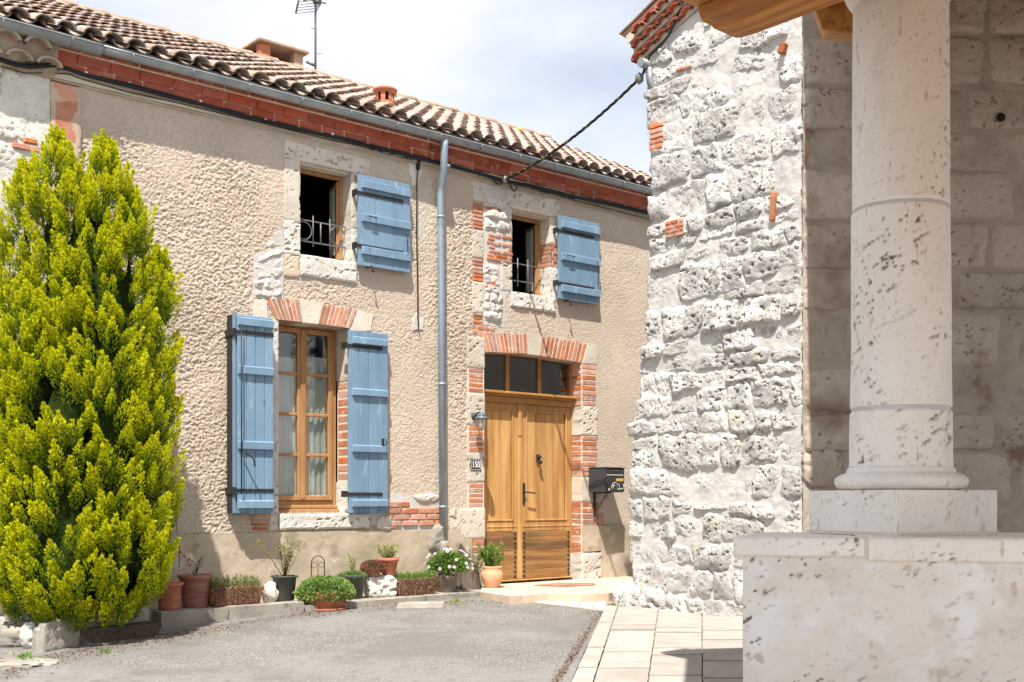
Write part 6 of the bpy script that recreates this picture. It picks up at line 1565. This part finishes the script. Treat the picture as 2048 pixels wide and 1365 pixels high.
# mailbox
u, z0m = FA.hit(1177, 985, .03); z1m = FZ(1177, 937, .03); wM = .37; dM = .30
MBX = localthing('mailbox', 'black metal mailbox on a scrolled bracket beside the door', 'mailbox', u, .03, z0m)
hM = z1m-z0m
mb = MB(); mb.box(0, wM, -dM, 0, 0, hM, bev=.006); mb.build('box_body', 'box_side', MBX, loc=(0, 0, 0))
mb = MB(); mb.box(.004, wM-.004, -dM-.012, -dM-.0005, .004, hM-.004, bev=.003); fd = mb.build('front_door', 'box_blk', MBX, loc=(0, 0, 0))
mb = MB(); mb.box(-.006, wM+.006, -dM-.022, .0, hM+.0005, hM+.010, bev=.003); mb.build('lid', 'box_blk', MBX, loc=(0, 0, 0))
yF = -dM-.0125
mb = MB(); mb.box(.03, wM-.03, yF-.004, yF, hM*.70, hM*.725); mb.build('slot_trim', 'white', MBX, loc=(0, 0, 0))
mb = MB(); mb.box(wM*.56, wM*.93, yF-.002, yF, hM*.46, hM*.57); mb.build('name_label', 'label', MBX, loc=(0, 0, 0))
mb = MB() # white line drawing of a postman-like outline, dots and strokes
for path in ([(.30, .12), (.36, .30), (.42, .38), (.55, .40), (.62, .34), (.60, .24), (.66, .2)], [(.38, .14), (.44, .28), (.52, .30)], [(.66, .36), (.74, .28), (.72, .16), (.95, .16)], [(.95, .16), (.95, .34)], [(.62, .13), (.93, .13)]):
    mb.tube([(wM*x, yF-.001, hM*z_) for x, z_ in path], .0035, 4)
mb.lathe([(0, 0), (.016, 0), (.015, .003), (0, .004)], n=12, X=Matrix.Translation((wM*.2, yF, hM*.10)) @ Matrix.Rotation(math.radians(90), 4, 'X'))
mb.build('white_drawing', 'white', MBX, loc=(0, 0, 0))
mb = MB()
for x in (.42, .52, .58): mb.tube([(wM*x, yF-.001, hM*.90), (wM*(x+.03), yF-.001, hM*.87), (wM*(x+.06), yF-.001, hM*.90)], .003, 4)
for x in (.12, .88): mb.box(wM*(x-.04), wM*(x+.04), yF-.002, yF, hM*.87, hM*.885)
mb.build('white_marks', 'steel', MBX, loc=(0, 0, 0))
mb = MB(); mb.box(-.003, -.0005, -.23, -.14, hM*.35, hM*.375); mb.build('side_mark', 'steel', MBX, loc=(0, 0, 0))
mb = MB(); mb.box(.09, .12, -.02, .0, -.32, 0); mb.tube([(.105, -.01, -.24), (.105, -.08, -.22), (.105, -.17, -.10), (.105, -.22, -.03)], .006, 6); mb.box(.09, .12, -.30, 0, -.016, -.0005)
mb.tube([(.105, -.22-.03*math.sin(math.radians(q)), -.05+.03*math.cos(math.radians(q))) for q in range(0, 290, 24)], .005, 6); mb.build('bracket', 'iron', MBX, loc=(0, 0, 0))

# cables along the facade
def fpath(pts, out_): return [(FA.hit(x, y_, out_)[0], -out_, FA.hit(x, y_, out_)[1]) for x, y_ in pts]
CB = fthing('facade_cable', 'black cable bundle clipped along the wall under the brick cornice', 'cable')
main = [(-420, -8), (-200, 55), (-60, 102), (0, 118), (30, 128), (60, 132), (103, 130), (137, 137), (171, 149), (256, 170), (342, 193), (400, 207), (530, 243), (663, 272), (700, 281), (740, 293), (800, 305), (840, 316), (890, 328), (960, 346), (1010, 362), (1060, 371), (1145, 392), (1230, 410), (1306, 428), (1330, 433)]
P3 = fpath([(x, y_+2) for x, y_ in main], .075); mb = MB(); mb.tube(P3, .019, 8)
mb.build('thick_cable', 'cable', CB); mb = MB(); mb.tube([(x, y_-.014+.008*math.sin(x*5), z+.016+.006*math.sin(x*9)) for x, y_, z in P3], .009, 6); mb.build('second_cable', 'cable', CB)
mb = MB(); low = [(-420, 8), (-200, 70), (-40, 125), (0, 132), (50, 147), (100, 146), (137, 148), (162, 158), (256, 184), (342, 203), (530, 248), (663, 281), (760, 300), (850, 322), (960, 347), (1012, 362), (1060, 375), (1145, 400), (1230, 422), (1306, 441)]
mb.tube([(x, y_, z) for x, y_, z in fpath(low, .045)], .005, 5); mb.build('thin_wire', 'cable', CB)
for (x, y_) in ((60, 133), (171, 149), (258, 170), (400, 206), (530, 243), (664, 271), (745, 294), (960, 347), (1145, 392), (1230, 410)):
    u, z = FA.hit(x, y_, .06); mb = MB(); mb.box(u-.014, u+.014, -.085, -.03, z-.024, z+.024, bev=.006); mb.build('cable_clip', 'white' if 150 < x < 700 else 'iron', CB)
def loops(x0, y0, x1, y1, n, seed, rmax=.06):
    rr = random.Random(seed); mb = MB()
    for k in range(n):
        t = (k+rr.random()*.5)/n; u, z = FA.hit(x0+(x1-x0)*t, y0+(y1-y0)*t, .07); r = rmax*(.5+.5*rr.random()); ph = rr.uniform(-1, 1)
        mb.tube([(u+r*1.2*math.sin(math.radians(q)+ph)*(1+.2*rr.random()), -.07-.02*rr.random(), z-.01+r*.7*math.cos(math.radians(q))) for q in range(60, 300, 30)], .0045, 5)
    return mb
loops(740, 293, 835, 317, 9, 3).build('cable_loops', 'cable', CB); loops(1060, 374, 1150, 394, 12, 4, .04).build('cable_loops', 'cable', CB)
mb = MB(); vp = fpath([(836, 318), (837, 330), (834, 360), (833, 460), (835, 560), (836, 640), (838, 662)], .03); mb.tube(vp, .0075, 6); u, z = vp[0][0], vp[0][2]
mb.build('drop_cable', 'cable', CB); mb = MB(); mb.box(u-.02, u+.02, -.06, -.0, z-.13, z-.02, bev=.008); mb.build('junction_box', 'iron', CB)
u, z = FA.hit(1012, 366, .05); mb = MB(); mb.tube([(u, 0, z+.03), (u, -.10, z+.02), (u, -.13, z-.03), (u+.02, -.13, z-.09), (u+.07, -.13, z-.11), (u+.11, -.13, z-.07), (u+.11, -.12, z-.03)], .011, 7); mb.build('anchor_hook', 'iron', CB)
u, z = FA.hit(992, 362, .05); mb = MB(); mb.tube([(u-.05, -.04, z+.04), (u-.05, -.07, z-.02), (u-.02, -.09, z-.05), (u+.03, -.09, z-.05), (u+.08, -.09, z-.01)], .009, 6); mb.build('anchor_hook', 'iron', CB)
# overhead cable across to the stone building
uA, zA = FA.hit(1006, 362, .12); pa = FA.w(uA, .12, zA)
xA, zB = SA_.hit(1284, 152, .10); pb = SA_.w(xA, .10, zB)
OC = thing('overhead_cable', 'twisted black overhead cable strung from the facade to the stone building', 'cable', pa)
N_ = 60; mid_ = []
for i in range(N_+1):
    t = i/N_; p = pa.lerp(pb, t); p.z -= .11*4*t*(1-t); mid_.append(p-pa)
for s_ in range(3):
    mb = MB(); pts = []
    for i, p in enumerate(mid_):
        for q in (0,):
            a = i*.8+s_*2.09; d = (mid_[min(i+1, N_)]-mid_[max(i-1, 0)]).normalized(); e1 = d.orthogonal().normalized(); e2 = d.cross(e1); pts.append(p+(e1*math.cos(a)+e2*math.sin(a))*.010)
    mb.tube(pts, .0085, 6); mb.build('strand', 'cable', OC, loc=(0, 0, 0))
rr = random.Random(8); mb = MB()
for k in range(12):
    i = rr.randrange(6, N_-4); p = mid_[i]; mb.lathe([(.0, -.012), (.026, 0), (.0, .012)], tuple(p), 6)
M['tape'] = mat('yellow_tape', (.45, .46, .08)); mb.build('cable_ties', 'tape', OC, loc=(0, 0, 0))
for q, r in ((mid_[1], .035), (mid_[-2], .045)):
    mb = MB(); mb.lathe([(0, -.07), (r, -.03), (r, .03), (0, .07)], tuple(q), 10); mb.build('anchor_clamp', 'steel', OC, loc=(0, 0, 0))
OC2 = fthing('verge_cable', 'black cable climbing along the gable cornice of the stone building', 'cable', SA_)
def spath(pts, out_): return [(SA_.hit(x, y_, out_)[0], -out_, SA_.hit(x, y_, out_)[1]) for x, y_ in pts]
mb = MB(); mb.tube(spath([(1285, 150), (1293, 128), (1300, 112), (1320, 92), (1337, 72), (1350, 45), (1360, 20), (1375, 0)], .07), .013, 6); mb.build('cable_run', 'cable', OC2)

# antenna on its mast
ao = -3.8; ua2, _ = FA.hit(631, 60, ao); dA = FA.w(ua2, ao).y
def az_(y_): return EYE+(HY-y_)/F*dA
AN = thing('antenna', 'grey television antenna with grid reflector on a mast behind the ridge', 'antenna', FA.w(ua2, ao, az_(150)), 0)
zz = lambda y_: az_(y_)-az_(150); xx = lambda x: (x-631)/F*dA
mb = MB(); mb.tube([(0, 0, -.3), (0, 0, zz(60)), (0, 0, zz(-40))], .017, 10); mb.build('mast', 'steel', AN, loc=(0, 0, 0))
for pts_, r_ in (([(0, 0, zz(58)), (xx(621), -.05, zz(59))], .005), ([(0, 0, zz(109)), (xx(644), -.05, zz(110))], .005), ([(0, 0, zz(132)), (xx(613), .0, zz(124))], .022)):
    mb = MB(); mb.tube(pts_, r_, 6); mb.build('mast_bracket', 'steel', AN, loc=(0, 0, 0))
def grid(c00, c01, c10, c11, n):
    mb = MB(); lerp = lambda a, b, t: tuple(a[i]+(b[i]-a[i])*t for i in range(3))
    mb.tube([c00, c01], .014, 6)
    for k in range(n): mb.tube([lerp(c00, c01, k/(n-1)), lerp(c10, c11, k/(n-1))], .0055, 5)
    return mb
P_ = lambda x, y_, d: (xx(x), d, zz(y_))
grid(P_(594, 33, -.1), P_(605, 8, -.25), P_(631, 20, .05), P_(636, -10, .0), 7).build('reflector', 'steel', AN, loc=(0, 0, 0))
grid(P_(642, 17, -.1), P_(651, -4, -.25), P_(631, 22, .05), P_(636, -8, .0), 7).build('reflector', 'steel', AN, loc=(0, 0, 0))
mb = MB(); mb.tube([P_(617, 25, -.4), P_(625, 10, -.2), P_(634, 3, 0), P_(645, -10, .3)], .012, 6); mb.box(xx(626), xx(642), -.05, .05, zz(7), zz(-3), bev=.01); mb.build('boom', 'steel', AN, loc=(0, 0, 0))
